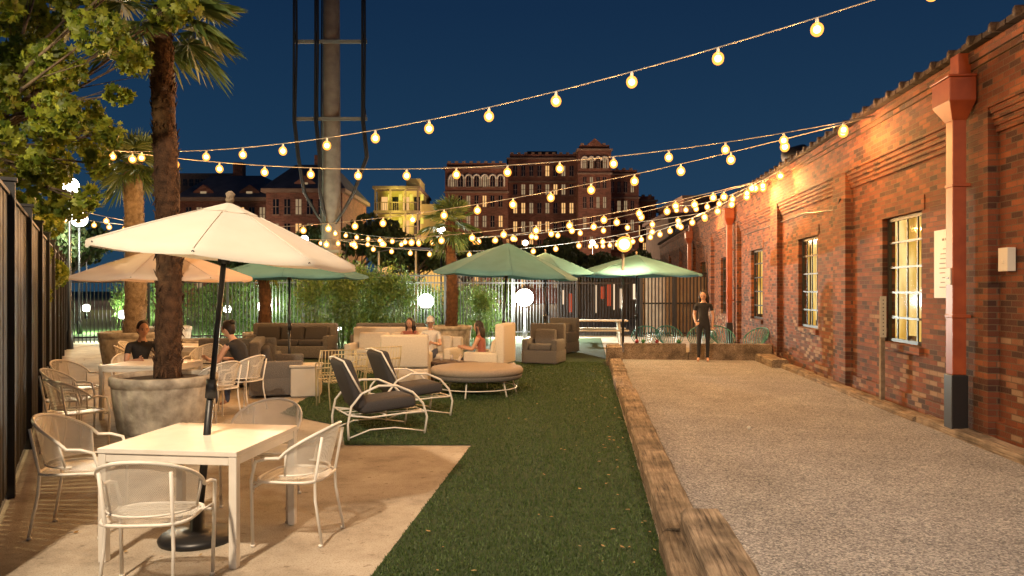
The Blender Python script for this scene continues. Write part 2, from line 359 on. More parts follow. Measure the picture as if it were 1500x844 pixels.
# ------------------------------------------------------------------ brick building with windows
bld=E('brick_building',rz=COURT)
WC=[6.7,11.33,15.93,20.58,25.3,29.9,34.5,39.1]; WZ0,WZ1=.94,2.80; HW=.68; Y0,Y1=2.2,46.0
PILW=.32; pil=[4.4,9.05,13.63,18.25,22.93,27.6,32.2,36.8,41.4]
b=MB(); WB=4.69
b.bx(4.5,WB,Y0,Y1,-.02,WZ0)
ys=[Y0]+[e for c in WC for e in (c-HW,c+HW)]+[Y1]
for i in range(0,len(ys),2): b.bx(4.5,WB,ys[i],ys[i+1],WZ0,WZ1)
b.bx(4.5,WB,Y0,Y1,WZ1,4.45)
for p in pil: b.bx(4.38,4.4995,p-PILW,p+PILW,-.02,3.72)
b.bx(4.465,4.4985,Y0,Y1,3.45,3.517); b.bx(4.445,4.4983,Y0,Y1,3.518,3.583); b.bx(4.42,4.4985,Y0,Y1,3.585,3.65); b.bx(4.40,4.4983,Y0,Y1,3.652,3.7195)
b.bx(4.375,4.4985,Y0,Y1,3.721,4.45)
b.bx(4.345,4.3745,Y0,Y1,4.22,4.287); b.bx(4.315,4.3745,Y0,Y1,4.29,4.40)
b.bx(4.46,4.4985,Y0,Y1,-.02,.28)
for c in WC:
    b.bx(4.44,4.60,c-HW-.06,c+HW+.06,WZ0-.10,WZ0+.005)
    b.bx(4.485,4.4997,c-HW-.1,c+HW+.1,WZ1,WZ1+.2)
b.obj('brick_walls',[m_brick],parent=bld)
b=MB(); b.bx(4.7,16,Y0,Y1,4.1,4.25); b.bx(15.9,16,Y0,Y1,0,4.1); b.bx(4.7,16,Y1-.1,Y1,0,4.1)
b.obj('roof',[m_slate],parent=bld)
b=MB(); y=Y0
while y<Y1:
    z=U(0,.02); b.bx(4.27,4.9,y,y+.44,4.452,4.50+z)
    b.tube([(4.24,y+.22,4.49+z),(4.92,y+.22,4.50+z)],.055,8); y+=.46
b.obj('coping_tiles',[m_tile],parent=bld)
m_in,n,l,bs=nt('interior_lit'); tc=n.new('ShaderNodeTexCoord'); mp=n.new('ShaderNodeMapping'); mp.inputs['Scale'].default_value=(0,.9,.45); l.new(tc.outputs['Object'],mp.inputs[0])
w=n.new('ShaderNodeTexNoise'); w.inputs['Scale'].default_value=1.9; w.inputs['Detail'].default_value=3; l.new(mp.outputs[0],w.inputs[0])
r=ramp(n,[(.3,(.36,.15,.018)),(.45,(.72,.40,.07)),(.62,(1.0,.72,.26))]); l.new(w.outputs['Fac'],r.inputs[0])
e=n.new('ShaderNodeEmission'); e.inputs[1].default_value=1.15; l.new(r.outputs[0],e.inputs[0]); l.new(e.outputs[0],n['Material Output'].inputs[0]); m_in.cycles.emission_sampling='NONE'
gl,n,l,bs=nt('pane_glass'); t=n.new('ShaderNodeBsdfTransparent'); g=n.new('ShaderNodeBsdfGlossy'); g.inputs['Roughness'].default_value=.05; mx=n.new('ShaderNodeMixShader'); mx.inputs[0].default_value=.08
l.new(t.outputs[0],mx.inputs[1]); l.new(g.outputs[0],mx.inputs[2]); l.new(mx.outputs[0],n['Material Output'].inputs[0])
b=MB(); b.bx(5.0,5.02,Y0+.2,Y1-.2,.05,4.05,0)
for k in range(30):
    yy=3+k*1.45+U(-.3,.3); b.bx(4.97,4.995,yy,yy+U(.03,.10),.05,3.9,1); b.bx(4.93,4.99,yy+.3,yy+.3+U(.1,.3),.05,U(1.0,1.4),1)
b.obj('lit_interior',[m_in,M('interior_shelving',(.16,.09,.035),rough=.8)],parent=bld)
for c in WC:
    b=MB(); y0,y1=c-HW+.003,c+HW-.003; fx0,fx1=4.575,4.62
    b.bx(fx0,fx1,y0,y0+.05,WZ0+.01,WZ1-.003); b.bx(fx0,fx1,y1-.05,y1,WZ0+.01,WZ1-.003)
    b.bx(fx0,fx1,y0+.05,y1-.05,WZ0+.01,WZ0+.06); b.bx(fx0,fx1,y0+.05,y1-.05,WZ1-.053,WZ1-.003)
    for k in range(1,4): yy=y0+(y1-y0)*k/4; b.bx(4.585,4.605,yy-.014,yy+.014,WZ0+.06,WZ1-.053)
    for k in range(1,5): zz=WZ0+(WZ1-WZ0)*k/5; b.bx(4.58,4.610,y0+.05,y1-.05,zz-.016,zz+.016)
    b.add([(4.60,y0+.05,WZ0+.06),(4.60,y1-.05,WZ0+.06),(4.60,y1-.05,WZ1-.053),(4.60,y0+.05,WZ1-.053)],[(0,1,2,3)],1)
    b.obj('window',[m_black,gl],parent=bld)
b=MB()
b.tube([(5.6,19.5,4.2),(5.6,19.5,4.95)],.22,12); b.tube([(5.6,19.5,4.95),(5.3,19.3,5.1),(4.9,19.2,5.0)],[.24,.25,.22],12)
b.obj('roof_vent',[m_black],parent=bld)
for yy in (9.12,23.0,31.8):
    b=MB()
    px=4.23
    b.bx(px-.075,px+.075,yy-.085,yy+.085,.75,3.70)
    b.add([(px-.17,yy-.22,4.12),(px+.12,yy-.22,4.12),(px+.12,yy+.22,4.12),(px-.17,yy+.22,4.12),(px-.17,yy-.22,3.86),(px+.12,yy-.22,3.86),(px+.12,yy+.22,3.86),(px-.17,yy+.22,3.86),
           (px-.08,yy-.09,3.66),(px+.08,yy-.09,3.66),(px+.08,yy+.09,3.66),(px-.08,yy+.09,3.66)],
          [(0,1,2,3),(0,4,5,1),(1,5,6,2),(2,6,7,3),(3,7,4,0),(4,8,9,5),(5,9,10,6),(6,10,11,7),(7,11,8,4)])
    b.bx(px-.19,px+.12,yy-.24,yy+.24,4.121,4.15)
    b.bx(px-.02,px+.12,yy-.10,yy+.10,4.151,4.42)
    for z in (1.4,2.9): b.bx(px-.082,px+.12,yy-.10,yy+.10,z,z+.04)
    b.bx(px-.09,px+.09,yy-.10,yy+.10,.0,.748,1)
    b.obj('downspout',[m_copper,m_black],rz=COURT,bevel=.008)
b=MB(); b.bx(4.455,4.4845,9.52,10.18,1.62,2.48); 
for k in range(9): b.bx(4.452,4.4545,9.85-U(.08,.2),9.85+U(.08,.2),1.75+.06*k,1.762+.06*k,1)
for k in range(3): b.bx(4.452,4.4545,9.75+.08*k,9.8+.08*k,2.34,2.37,1)
b.obj('wall_sign',[m_sign,M('ink',(.2,.18,.16),rough=.8)],rz=COURT)
b=MB(); b.bx(4.40,4.484,8.38,8.56,1.92,2.17); b.bx(4.393,4.3995,8.44,8.5,2.0,2.04); b.obj('electrical_box',[m_sign],rz=COURT,bevel=.008)
b=MB(); b.bx(4.139,4.152,9.06,9.18,1.78,1.97); b.bx(4.135,4.1385,9.09,9.15,1.85,1.87,1); b.obj('small_wall_notice',[m_sign,m_black],rz=COURT)
b=MB(); b.bx(-.03,.03,-.03,.03,0,1.57,2); b.bx(-.045,.045,-.036,-.031,1.0,1.6)
for k in range(10): b.bx(-.008,.008,-.039,-.0365,1.04+k*.055,1.056+k*.055,1)
b.obj('measuring_post',[m_stone,m_black,m_trunk2],(5.42,11.0,.03))
b=MB(); b.tube([(4.36,13.5,3.3),(4.43,13.9,3.15),(4.46,14.6,3.2),(4.47,16,3.30),(4.47,22,3.30)],.012,6)
b.obj('conduit',[m_black],rz=COURT)

# ------------------------------------------------------------------ fences
p0=Vector((-3.1,4.3,0)); p1=Vector((-14.04,23.65,0)); d=(p1-p0); L=d.length; ang=math.atan2(d.y,d.x)
b=MB(); x=0
while x<L:
    b.bx(x,x+.080,-.012+U(-.002,.002),.012,.08,2.5); x+=.118
for z in (.25,1.3,2.3): b.bx(0,L,.013,.05,z,z+.05)
for k in range(int(L/2.2)+1): b.bx(k*2.2-.05,k*2.2+.05,-.06,.06,0,2.62); b.bx(k*2.2-.065,k*2.2+.065,-.075,.075,2.621,2.65)
b.bx(0,L,-.03,.03,2.501,2.53)
b.obj('slatted_fence',[m_fence],p0,ang)
q0=Vector((-14.04,23.65,0)); q1=Vector((5.9,28.15,0)); d=q1-q0; L2=d.length; a2=math.atan2(d.y,d.x)
b=MB(); x=0
while x<L2:
    b.bx(x-.011,x+.011,-.011,.011,.05,2.3); x+=.115
for z in (.2,1.95,2.2): b.bx(0,L2,-.016,.016,z,z+.045)
for k in range(int(L2/2.4)+1): b.bx(k*2.4-.04,k*2.4+.04,-.04,.04,0,2.4); b.sph((k*2.4,0,2.44),.05)
b.obj('iron_fence',[m_black],q0,a2)
b=MB()
g0=Vector((4.75,27.6,0)); g1=Vector((7.25,27.7,0)); d=g1-g0; Lg=d.length
x=0
while x<Lg: b.bx(x-.022,x+.022,-.02,.02,.05,2.35); x+=.13
for z in (.1,1.2,2.3): b.bx(0,Lg,.021,.05,z,z+.06)
for x in (0,Lg/2,Lg): b.bx(x-.05,x+.05,-.05,.05,0,2.5)
b.bx(0,Lg,.3,.32,0,2.2,1)
b.obj('service_gate',[m_black,M('corten_screen',(.28,.20,.14),(.36,.28,.20),scale=5,rough=.8)],g0,math.atan2(d.y,d.x))

# ------------------------------------------------------------------ chair
def chair_mesh():
    b=MB(); z0=.43; N=21
    topP=[];botP=[]
    for i in range(N):
        t=-1+2*i/(N-1); th=t*rad(95)
        zt=.60+.19*(math.cos(t*math.pi/2)**.8)
        topP.append((.285*math.sin(th),-.27*math.cos(th)-.02,zt))
        botP.append((.245*math.sin(th),-.215*math.cos(th),.475))
    L=[(-.265,.20,.0),(-.275,.205,.45),(-.288,.17,.575),(-.290,.09,.598)]
    Rr=[(-x,y,z) for x,y,z in L][::-1]
    b.tube(L+topP+Rr,.0115,7)
    b.tube(botP,.007,6)
    uvs=[];vs=[]
    K=6; s=0
    for i in range(N):
        if i: s+=(Vector(botP[i])-Vector(botP[i-1])).length
        for k in range(K):
            f=k/(K-1); p=Vector(botP[i]).lerp(Vector(topP[i]),f); vs.append(p); uvs.append((s,f*.3))
    fs=[(i*K+k,(i+1)*K+k,(i+1)*K+k+1,i*K+k+1) for i in range(1,N-2) for k in range(K-1)]
    b.add(vs,fs,1,True,uvs)
    for i in (1,N-2): b.tube([botP[i],topP[i]],.008,6)
    S=[]
    for k in range(28):
        a=2*math.pi*k/28; c,s_=math.cos(a),math.sin(a); e=.55
        S.append((.245*math.copysign(abs(c)**e,c),.225*math.copysign(abs(s_)**e,s_),z0))
    b.tube(S,.010,7,closed=True)
    vs=[(0,0,z0-.012)]+[(x*.5,y*.5,z0-.010) for x,y,z in S]+S; n=len(S)
    uv=[(v[0],v[1]) for v in vs]
    fs=[(0,1+k,1+(k+1)%n) for k in range(n)]+[(1+k,1+n+k,1+n+(k+1)%n,1+(k+1)%n) for k in range(n)]
    b.add(vs,fs,1,True,uv)
    for sx in (-1,1):
        b.tube([(sx*.20,-.26,0),(sx*.185,-.205,.3),(sx*.18,-.20,.43),(sx*.19,-.255,.73)],.0105,7)
        b.tube([(sx*.245,.05,.43),(sx*.268,.195,.43)],.007,6)
        b.tube([(sx*.205,-.25,0),(sx*.205,-.25,.015)],.016,8); b.tube([(sx*.265,.20,0),(sx*.265,.20,.015)],.016,8)
    b.tube([(-.268,.19,.40),(.268,.19,.40)],.008,6)
    return b.mesh('wire_chair_mesh',[m_white,m_meshw])
chm=chair_mesh()
def chair(x,y,face,s=1.0):
    O('patio_chair',chm,(x,y,0.002),rad(face),scale=s)
def table(x,y,rz,w=.92,name='patio_table'):
    b=MB(); h=w/2
    b.bx(-h,h,-h,h,.690,.722)
    for sx in(-1,1):
        for sy in(-1,1): b.bx(*sorted((sx*(h-.055),sx*(h-.004))),*sorted((sy*(h-.055),sy*(h-.004))),0,.689)
    for s in(-1,1):
        b.bx(-h+.056,h-.056,*sorted((s*(h-.03),s*(h-.008))),.635,.688); b.bx(*sorted((s*(h-.03),s*(h-.008))),-h+.056,h-.056,.635,.688)
    b.obj(name,[m_white],(x,y,0),rad(rz),bevel=.004)
table(-2.1,5.14,-7,.93)
chair(-2.06,4.32,4,1.0); chair(-3.10,5.42,-80,1.04); chair(-1.50,5.26,82); chair(-2.02,6.12,176)
table(-4.95,10.35,-6,.95)
chair(-4.65,8.0,-30); chair(-5.25,8.9,-75); chair(-5.75,9.9,-95); chair(-5.6,11.1,-150); chair(-3.85,10.75,70); chair(-3.9,9.9,60)
chair(-6.35,12.6,-60); chair(-5.2,12.7,170)
table(-5.9,13.6,-6,.9); chair(-6.8,13.6,-85); chair(-5.2,14.3,120)

# ------------------------------------------------------------------ umbrella
def umbrella(x,y,apex,rim,r,mat,tilt=0,tiltdir=0,rz=0,name='patio_umbrella',n=8):
    b=MB(); K=9; S=8; vs=[]
    tot=n*S
    for j in range(K+1):
        f=j/K
        for i in range(tot):
            a=2*math.pi*i/tot; u=(i%S)/S; sag=math.sin(math.pi*u)
            rr=r*f*(1-(.075*sag)*f)
            z=apex-(apex-rim)*(f**1.12)-.030*sag*f*(1-.35*f)*r
            vs.append((rr*math.cos(a),rr*math.sin(a),z))
    fs=[(j*tot+i,j*tot+(i+1)%tot,(j+1)*tot+(i+1)%tot,(j+1)*tot+i) for j in range(K) for i in range(tot)]
    o=len(vs)
    for i in range(tot):
        v=vs[K*tot+i]; vs.append((v[0]*1.002,v[1]*1.002,v[2]-.035))
    fs+=[(K*tot+i,K*tot+(i+1)%tot,o+(i+1)%tot,o+i) for i in range(tot)]
    b.add(vs,fs,0,True)
    vs=[];
    for j in range(4):
        f=j/3
        for i in range(tot):
            a=2*math.pi*i/tot; sag=math.sin(math.pi*(i%S)/S); rr=r*.22*f*(1-.06*sag)
            vs.append((rr*math.cos(a),rr*math.sin(a),apex+.018-(apex-rim)*.22*f*.98-.006*sag*f))
    b.add(vs,[(j*tot+i,j*tot+(i+1)%tot,(j+1)*tot+(i+1)%tot,(j+1)*tot+i) for j in range(3) for i in range(tot)],0,True)
    hub=rim-.02
    for i in range(n):
        a=2*math.pi*i/n; c,s=math.cos(a),math.sin(a)
        b.tube([(r*t*c,r*t*s,apex-(apex-rim)*(t**1.12)-.018) for t in (.02,.3,.6,1)],.009,5,1)
        b.tube([(r*t*c,r*t*s,apex-(apex-rim)*(t**1.12)+.002) for t in (.24,.4,.6,.8,.995)],.004,4,0)
        t=.55; b.tube([(.03*c,.03*s,hub),(r*t*c,r*t*s,apex-(apex-rim)*(t**1.12)-.02)],.007,5,1)
    b.tube([(0,0,hub-.05),(0,0,hub+.05)],.04,10,1)
    b.tube([(0,0,.0),(0,0,apex)],.019,10,1)
    b.tube([(0,0,.0),(0,0,1.02)],.026,10,1); b.tube([(0,0,.93),(0,0,1.06)],.038,10,1)
    b.tube([(0,0,apex+.01),(0,0,apex+.035),(0,0,apex+.05),(0,0,apex+.075),(0,0,apex+.095)],[.022,.03,.024,.034,.01],10,2)
    o=b.obj(name,[mat,m_black,m_trunk2],(x,y,0.05))
    T=Matrix.Rotation(tilt,4,Vector((math.cos(tiltdir),math.sin(tiltdir),0)))@Matrix.Rotation(rz,4,'Z')
    o.data.transform(T)
    bb=MB(); bb.lathe([(.001,0.0),(.25,0.0),(.255,.02),(.235,.045),(.12,.065),(.05,.075),(.045,.2),(.001,.2)],(0,0,-.048),28,0)
    bb.obj('base',[m_black],parent=o)
    return o
umbrella(-2.17,5.18,2.27,1.93,.89,m_cream,tilt=rad(5.5),tiltdir=rad(92),rz=rad(10))
umbrella(-4.75,10.2,2.24,1.84,1.18,m_peach,rz=rad(8))
umbrella(-4.15,14.0,2.34,1.93,1.45,m_teal,rz=rad(12))
umbrella(-.22,15.0,2.60,1.98,1.45,m_teal,tilt=rad(3),tiltdir=rad(90),rz=rad(5))
umbrella(.85,19.2,2.62,2.10,1.35,m_teal,rz=rad(15))
umbrella(3.25,19.6,2.58,2.08,1.75,m_teal,rz=rad(3))

# ------------------------------------------------------------------ planters and palms
def planter(x,y,r,h):
    b=MB(); b.lathe([(.001,0),(r*.80,0),(r*.84,.02),(r*.86,.06),(r*.94,h*.55),(r*.965,h*.80),(r*.965,h*.83),(r*1.0,h*.85),(r*1.01,h*.97),(r*.99,h),(r*.88,h),(r*.86,h*.92)],(0,0,0),48,0)
    b.lathe([(r*.87,h*.92),(.001,h*.95)],(0,0,0),24,1)
    b.obj('round_planter',[m_planter,m_soil],(x,y,0))
def palm(x,y,z0,zt,rt,tm,nl=34,fl=.75,droop=1.0,seed=1,lean=(0,0)):
    random.seed(seed); b=MB(); n=26; H=zt-z0; pts=[];rs=[]
    for i in range(n):
        f=i/(n-1); pts.append((lean[0]*f**1.5+.03*math.sin(f*5),lean[1]*f,H*f)); rs.append(rt*(1.08-.22*f)*(1+.06*math.sin(i*2.1)) if f<.97 else rt*.5)
    b.tube(pts,rs,14,0)
    for k in range(int(H*150)):
        f=R()*.97; i=min(int(f*(n-1)),n-2); c=Vector(pts[i]).lerp(Vector(pts[i+1]),f*(n-1)-i); rr=rs[i]*.93
        a=U(0,6.283); w=U(.010,.03); h=U(.06,.15); o=U(.015,.055)
        d=Vector((math.cos(a),math.sin(a),0)); t=Vector((-d.y,d.x,0)); sgn=1 if R()<.7 else -1
        p=c+d*rr; tip=c+d*(rr+o)+Vector((0,0,h*sgn))+t*U(-.03,.03)
        b.add([p-t*w,p+t*w,tip+t*w*.3,tip-t*w*.3,p-d*.02+Vector((0,0,.03*sgn))],[(0,1,2,3),(0,3,4),(1,4,2)],0)
    top=Vector(pts[-1])
    for k in range(nl):
        el=rad(78-128*(k/nl)**.85*droop+U(-8,8)); a=k*2.39996+U(-.2,.2)
        d=Vector((math.cos(a)*math.cos(el),math.sin(a)*math.cos(el),math.sin(el)))
        side=d.cross(Vector((0,0,1))).normalized(); pl=U(.35,.6)*fl/.6
        c0=top+Vector((0,0,U(-.2,.05))); c1=c0+d*pl*.6+Vector((0,0,-.02)); c2=c0+d*pl+Vector((0,0,-.06))
        b.tube([c0,c1,c2],[.012,.009,.007],4,1)
        nrm=side.cross(d).normalized(); ns=22; Lf=fl*U(.85,1.1)
        for j in range(ns):
            th=rad(-105+210*j/(ns-1)); dd=(d*math.cos(th)+side*math.sin(th)).normalized(); pr=(side*math.cos(th)-d*math.sin(th)).normalized()
            l2=Lf*(.62+.38*math.cos(th*.75)); w=.017
            zz=nrm*(.02 if j%2 else -.02); g=Vector((0,0,-1))
            m1=c2+dd*l2*.55+zz+g*.05*l2; tp=c2+dd*l2*.97+g*l2*U(.12,.34)
            b.add([c2,m1+pr*w*1.3,tp,m1-pr*w*1.3],[(0,1,2),(0,2,3)],1)
    b.obj('palm_tree',[tm,m_palmleaf],(x,y,z0))
planter(-4.28,9.25,.61,.68); palm(-4.27,9.3,.6,5.25,.145,m_trunk,30,.64,.9,3,lean=(-.05,0))
planter(-8.9,17.6,.72,.75); palm(-8.7,17.3,.65,4.75,.22,m_trunk2,34,.58,1.0,5)
planter(-1.75,21.6,.6,.7); palm(-1.75,21.6,.6,3.75,.16,m_trunk,28,.55,1.1,8)
planter(-6.9,16.2,.55,.65)
planter(-9.6,21,.6,.7); palm(-9.6,21,.6,3.1,.17,m_trunk,26,.5,1.1,9)
planter(-6.6,20,.55,.6); palm(-6.6,20,.55,2.7,.15,m_trunk,22,.45,1.1,10)

# ------------------------------------------------------------------ leaf masses
LEAF=[(0,-.5),(.28,-.42),(.2,-.15),(.55,-.1),(.38,.12),(.42,.35),(.14,.28),(0,.6),(-.14,.28),(-.42,.35),(-.38,.12),(-.55,-.1),(-.2,-.15),(-.28,-.42)]
DIAM=[(0,-.5),(.16,-.1),(0,.5),(-.16,-.1)]
OVAL=[(0,-.5),(.3,-.2),(.3,.15),(0,.5),(-.3,.15),(-.3,-.2)]
def leaves(b,clumps,n,size,shape,mat=1,shell=.55,flat=.5):
    tot=sum(c[3]**2*c[4]*1.0 for c in clumps)
    for (cx,cy,cz,r,hz) in clumps:
        m=int(n*r**2*hz/tot)
        for _ in range(m):
            while True:
                v=Vector((U(-1,1),U(-1,1),U(-1,1)))
                if .05<v.length<1: break
            v=v.normalized()*(v.length**shell)
            p=Vector((cx+v.x*r,cy+v.y*r,cz+v.z*r*hz))
            q=Quaternion((U(-1,1),U(-1,1),U(-1,1)),U(0,3.1)) if R()>flat else Quaternion((0,0,1),U(0,6.28))@Quaternion((1,0,0),U(.9,2.2))
            s=size*U(.6,1.3)
            b.add([p+q@Vector((x*s,y*s,.06*s*(abs(x)*4-1))) for x,y in shape],[tuple(range(len(shape)))],mat)
def branch(b,p,d,L,r,depth,tips):
    pts=[p];rs=[r]; q=Vector(p); dd=Vector(d).normalized()
    for i in range(4):
        dd=(dd+Vector((U(-.22,.22),U(-.22,.22),U(-.12,.14)))).normalized(); q=q+dd*L/4; pts.append(q.copy()); rs.append(r*(1-.13*(i+1)))
    b.tube(pts,rs,6,0)
    if depth==0: tips.append(q.copy()); return
    for k in range(3):
        nd=(dd+Vector((U(-.9,.9),U(-.9,.9),U(-.3,.6)))).normalized(); branch(b,pts[-1 if k<2 else 2],nd,L*.7,r*.5,depth-1,tips)
def clumptree(base,fork,clumps,n,size,tr=.13):
    b=MB(); B=Vector(base); F=Vector(fork)
    b.tube([B,B.lerp(F,.5)+Vector((.06,.04,0)),F],[tr,tr*.8,tr*.6],10,0)
    for c in clumps:
        C=Vector(c[:3]); mid=F.lerp(C,.5)+Vector((U(-.2,.2),U(-.2,.2),U(0,.35)))
        b.tube([F,F.lerp(mid,.5)+Vector((0,0,.08)),mid,C],[tr*.35,tr*.25,tr*.15,.006],5,0)
        for _ in range(4): b.tube([mid.lerp(C,U(0,1)),C+Vector((U(-1,1),U(-1,1),U(-1,1)))*c[3]*.8],[.007,.003],4,0)
    leaves(b,clumps,n,size,LEAF)
    return b.obj('maple_tree',[m_bark,m_leaf])
random.seed(22)
cl=[]
while len(cl)<54:
    z=U(2.7,5.7); y=U(7.4,9.6); k=8.5
    xm=-3.95 if z>4.75 else (-4.45 if z>4.0 else (-4.7 if z>3.4 else -4.95))
    x=U(-7.4,xm)*y/k
    if x>-5.0*y/k and R()<.35: continue
    cl.append((x,y,z,U(.16,.38),.8))
cl+=[(-3.95,8.6,4.85,.2,.7),(-3.75,8.6,4.95,.18,.6),(-4.25,8.4,4.3,.22,.8),(-4.55,8.5,3.5,.16,1),(-4.7,8.5,3.15,.13,1.2),(-4.4,8.4,3.9,.14,.8),(-4.75,8.4,2.75,.12,1.2)]
clumptree((-6.7,8.8,0),(-6.4,8.7,3.2),cl,9500,.105)
random.seed(24)
cl=[(U(-10.4,-8.9),U(12.4,15.6),U(1.7,3.5),U(.2,.36),.9) for _ in range(18)]
cl+=[(-7.95,12.6,2.3,.2,1.2),(-7.7,12.2,1.6,.18,1.3)]
clumptree((-10.2,14.2,0),(-10.0,14,2.0),cl,3600,.12,.08)
random.seed(26)
cl=[(U(-15.8,-13.6),U(16.5,20),U(2.2,4.9),U(.3,.6),.9) for _ in range(16)]
clumptree((-14.8,18.2,0),(-14.6,18,2.4),cl,2400,.16,.1)

random.seed(11)
b=MB()
for k in range(26):
    x,y=U(-.8,.8),U(-.45,.45); h=U(1.6,2.6); b.tube([(x,y,0),(x+U(-.1,.1),y,h*.5),(x+U(-.3,.3),y+U(-.1,.1),h)],[.012,.01,.004],4,0)
cl=[(U(-.9,.9),U(-.5,.5),U(.3,2.3),U(.25,.45),1) for _ in range(34)]
leaves(b,cl,3200,.15,DIAM,shell=.8,flat=.2)
hm=b.mesh('bamboo_clump',[m_hedge,m_hedge])
hg=E('bamboo_hedge')
for k in range(12):
    f=k/11; x=-13.0+12.2*f; y=26.0+2.2*f+U(-.2,.2)
    O('clump',hm,(x,y,0),U(0,6.28),hg,scale=U(.72,1.0))
bb=E('feathery_bamboo')
for x,y,s in ((-5.3,22.0,.95),(-4.4,22.6,1.05),(-3.9,23.0,.9),(-.95,23.5,.7)): O('clump',hm,(x,y,0),U(0,6),bb,scale=s)
def bigtree(seed,H,Rr,n=3200,size=.30):
    random.seed(seed); b=MB(); tips=[]; branch(b,Vector((0,0,0)),(0,0,1),H*.45,.16,0,tips); t0=tips[0]; tips=[]
    for k in range(5):
        a=k*1.256+U(-.3,.3); branch(b,t0,(math.cos(a)*.8,math.sin(a)*.8,.7),Rr*.75,.08,1,tips)
    cl=[(t.x,t.y,t.z,U(.22,.4)*Rr,.8) for t in tips]
    leaves(b,cl,n,size,OVAL)
    return b.mesh('broadleaf',[m_bark,m_dark])
bt=[bigtree(31,6,2.6),bigtree(32,5,2.3)]
random.seed(77)
tl=[(-22,38,.95),(-17,46,.85),(-9,43,1.0),(-5.8,40,.95),(-3.0,46,.85),(-.5,50,.85),(2.5,52,.85),(6,55,.85),(9,50,.7),(-13,50,.8),(-12,42,.7),(-28,45,1.0),(-34,52,1.1),(4.2,47,.65),(-7.5,52,.85),(11.5,56,.8),(-20,56,.9),(-25,34,.9),(-19.5,31,.8)]
for i,(x,y,s) in enumerate(tl): O('broadleaf_tree',bt[i%2],(x,y,0),U(0,6.28),scale=s*U(.9,1.05))
for i,(x,y,z,p,c,gr) in enumerate(((-7.9,24.0,1.2,650,(.8,1,.7),.22),(-2.85,24.9,1.35,700,(.85,1,.78),.25),(-12.9,24.9,.9,500,(.8,1,.7),.15),(-5.6,24.2,.5,200,(1,.9,.6),.1),(-10.8,28.5,1.0,800,(.8,1,.7),.15),(-17,30,1.0,900,(.8,1,.7),.15))):
    b=MB(); b.tube([(0,0,0),(0,0,z-gr)],.025,6,0); b.sph((0,0,z),gr,1); b.lathe([(.05,z-gr*1.1),(gr*.5,z-gr*1.0),(gr*.6,z-gr*.85)],(0,0,0),12,0)
    o=b.obj('garden_light',[m_black,m_lampglow],(x,y,0)); PL('lamp',(0,gr+.12,z),p,c,.06,o)

# ------------------------------------------------------------------ street lamps, floodlights and added fill lamps
def lamp(x,y,h,power,col=(1,.85,.6),gr=.17):
    b=MB(); b.tube([(0,0,0),(0,0,min(.5,h*.2)),(0,0,min(.55,h*.22)),(0,0,h-.35)],[.10,.09,.05,.04],10,0)
    b.lathe([(.05,h-.35),(.12,h-.3),(.13,h-.2)],(0,0,0),12,0); b.sph((0,0,h),gr,1,14,10)
    b.lathe([(.12,h+gr*.85),(.08,h+gr*1.1),(.02,h+gr*1.3),(.001,h+gr*1.4)],(0,0,0),12,0)
    o=b.obj('street_or_fill_lamp',[m_black,m_lampglow],(x,y,0)); 
    if power: PL('lamp',(0.02,-.18-gr,h-.1),power,col,.08,o)
lamp(-12.9,21.9,4.75,800,(1,.9,.6),.25); lamp(-17.0,29.5,4.5,600,(.95,1,.85),.3); lamp(-25.5,45,4.3,300,gr=.38); lamp(-23.2,45,4.3,0,gr=.28); lamp(-7.4,9.7,3.4,330,(1,.78,.34),.12)  # last lamp is added out of view to light the foliage
lamp(-6.3,6.4,3.7,420,(1,.80,.40),.14)  # added lamp out of view, lights the maple leaves from the front
lamp(-3.4,36,4.6,0,gr=.19); lamp(-10.5,38,4.3,0,gr=.19)
for x,y,p in ((-30,67,4200),(-20.5,65,4200),(-6,82,4600),(1.5,84,4600),(9,84,4200),(17,86,3600),(15,54,1300),(26,76,3600),(-52,120,14000)): lamp(x,y,7.0,p,(1,.62,.38),.3)  # added fill lamps that brighten the distant building fronts
def flood(x,y,h,rz=0,name='flood_or_fill',s=1.0):
    b=MB(); b.tube([(0,0,0),(0,0,h)],.05,8,0); b.bx(-.22*s,.22*s,-.08,.08,h,h+.3*s,0); b.bx(-.19*s,.19*s,-.095,-.081,h+.03,h+.27*s,1)
    return b.obj(name,[m_black,m_lampglow],(x,y,0),rz)
lamp(.45,26.9,1.45,2800,(.95,1,.88),.32)
def spot(par,name,energy,col,loc,prz,tgt,size,blend):
    d=bpy.data.lights.new(name,'SPOT'); d.energy=energy; d.color=col; d.shadow_soft_size=.15; d.spot_size=rad(size); d.spot_blend=blend
    s=bpy.data.objects.new(name,d); scene.collection.objects.link(s); s.parent=par; s.location=loc
    src=Matrix.Rotation(prz,3,'Z')@Vector(loc)+par.location; q=(Vector(tgt)-src).to_track_quat('-Z','Y')
    s.rotation_mode='QUATERNION'; s.rotation_quaternion=Quaternion((0,0,1),-prz)@q
o=flood(-2.7,.2,6.3,rad(175)); spot(o,'yard_lamp',3400,(1,.77,.53),(0,-.35,6.4),rad(175),(-1.3,7.5,0),100,.8)
o=flood(4.0,-1.5,5.5,rad(185)); spot(o,'court_fill',1800,(1,.78,.58),(0,-.35,5.6),rad(185),(1.3,10,0),66,.9)  # second floodlight, added behind the camera to brighten gravel and turf

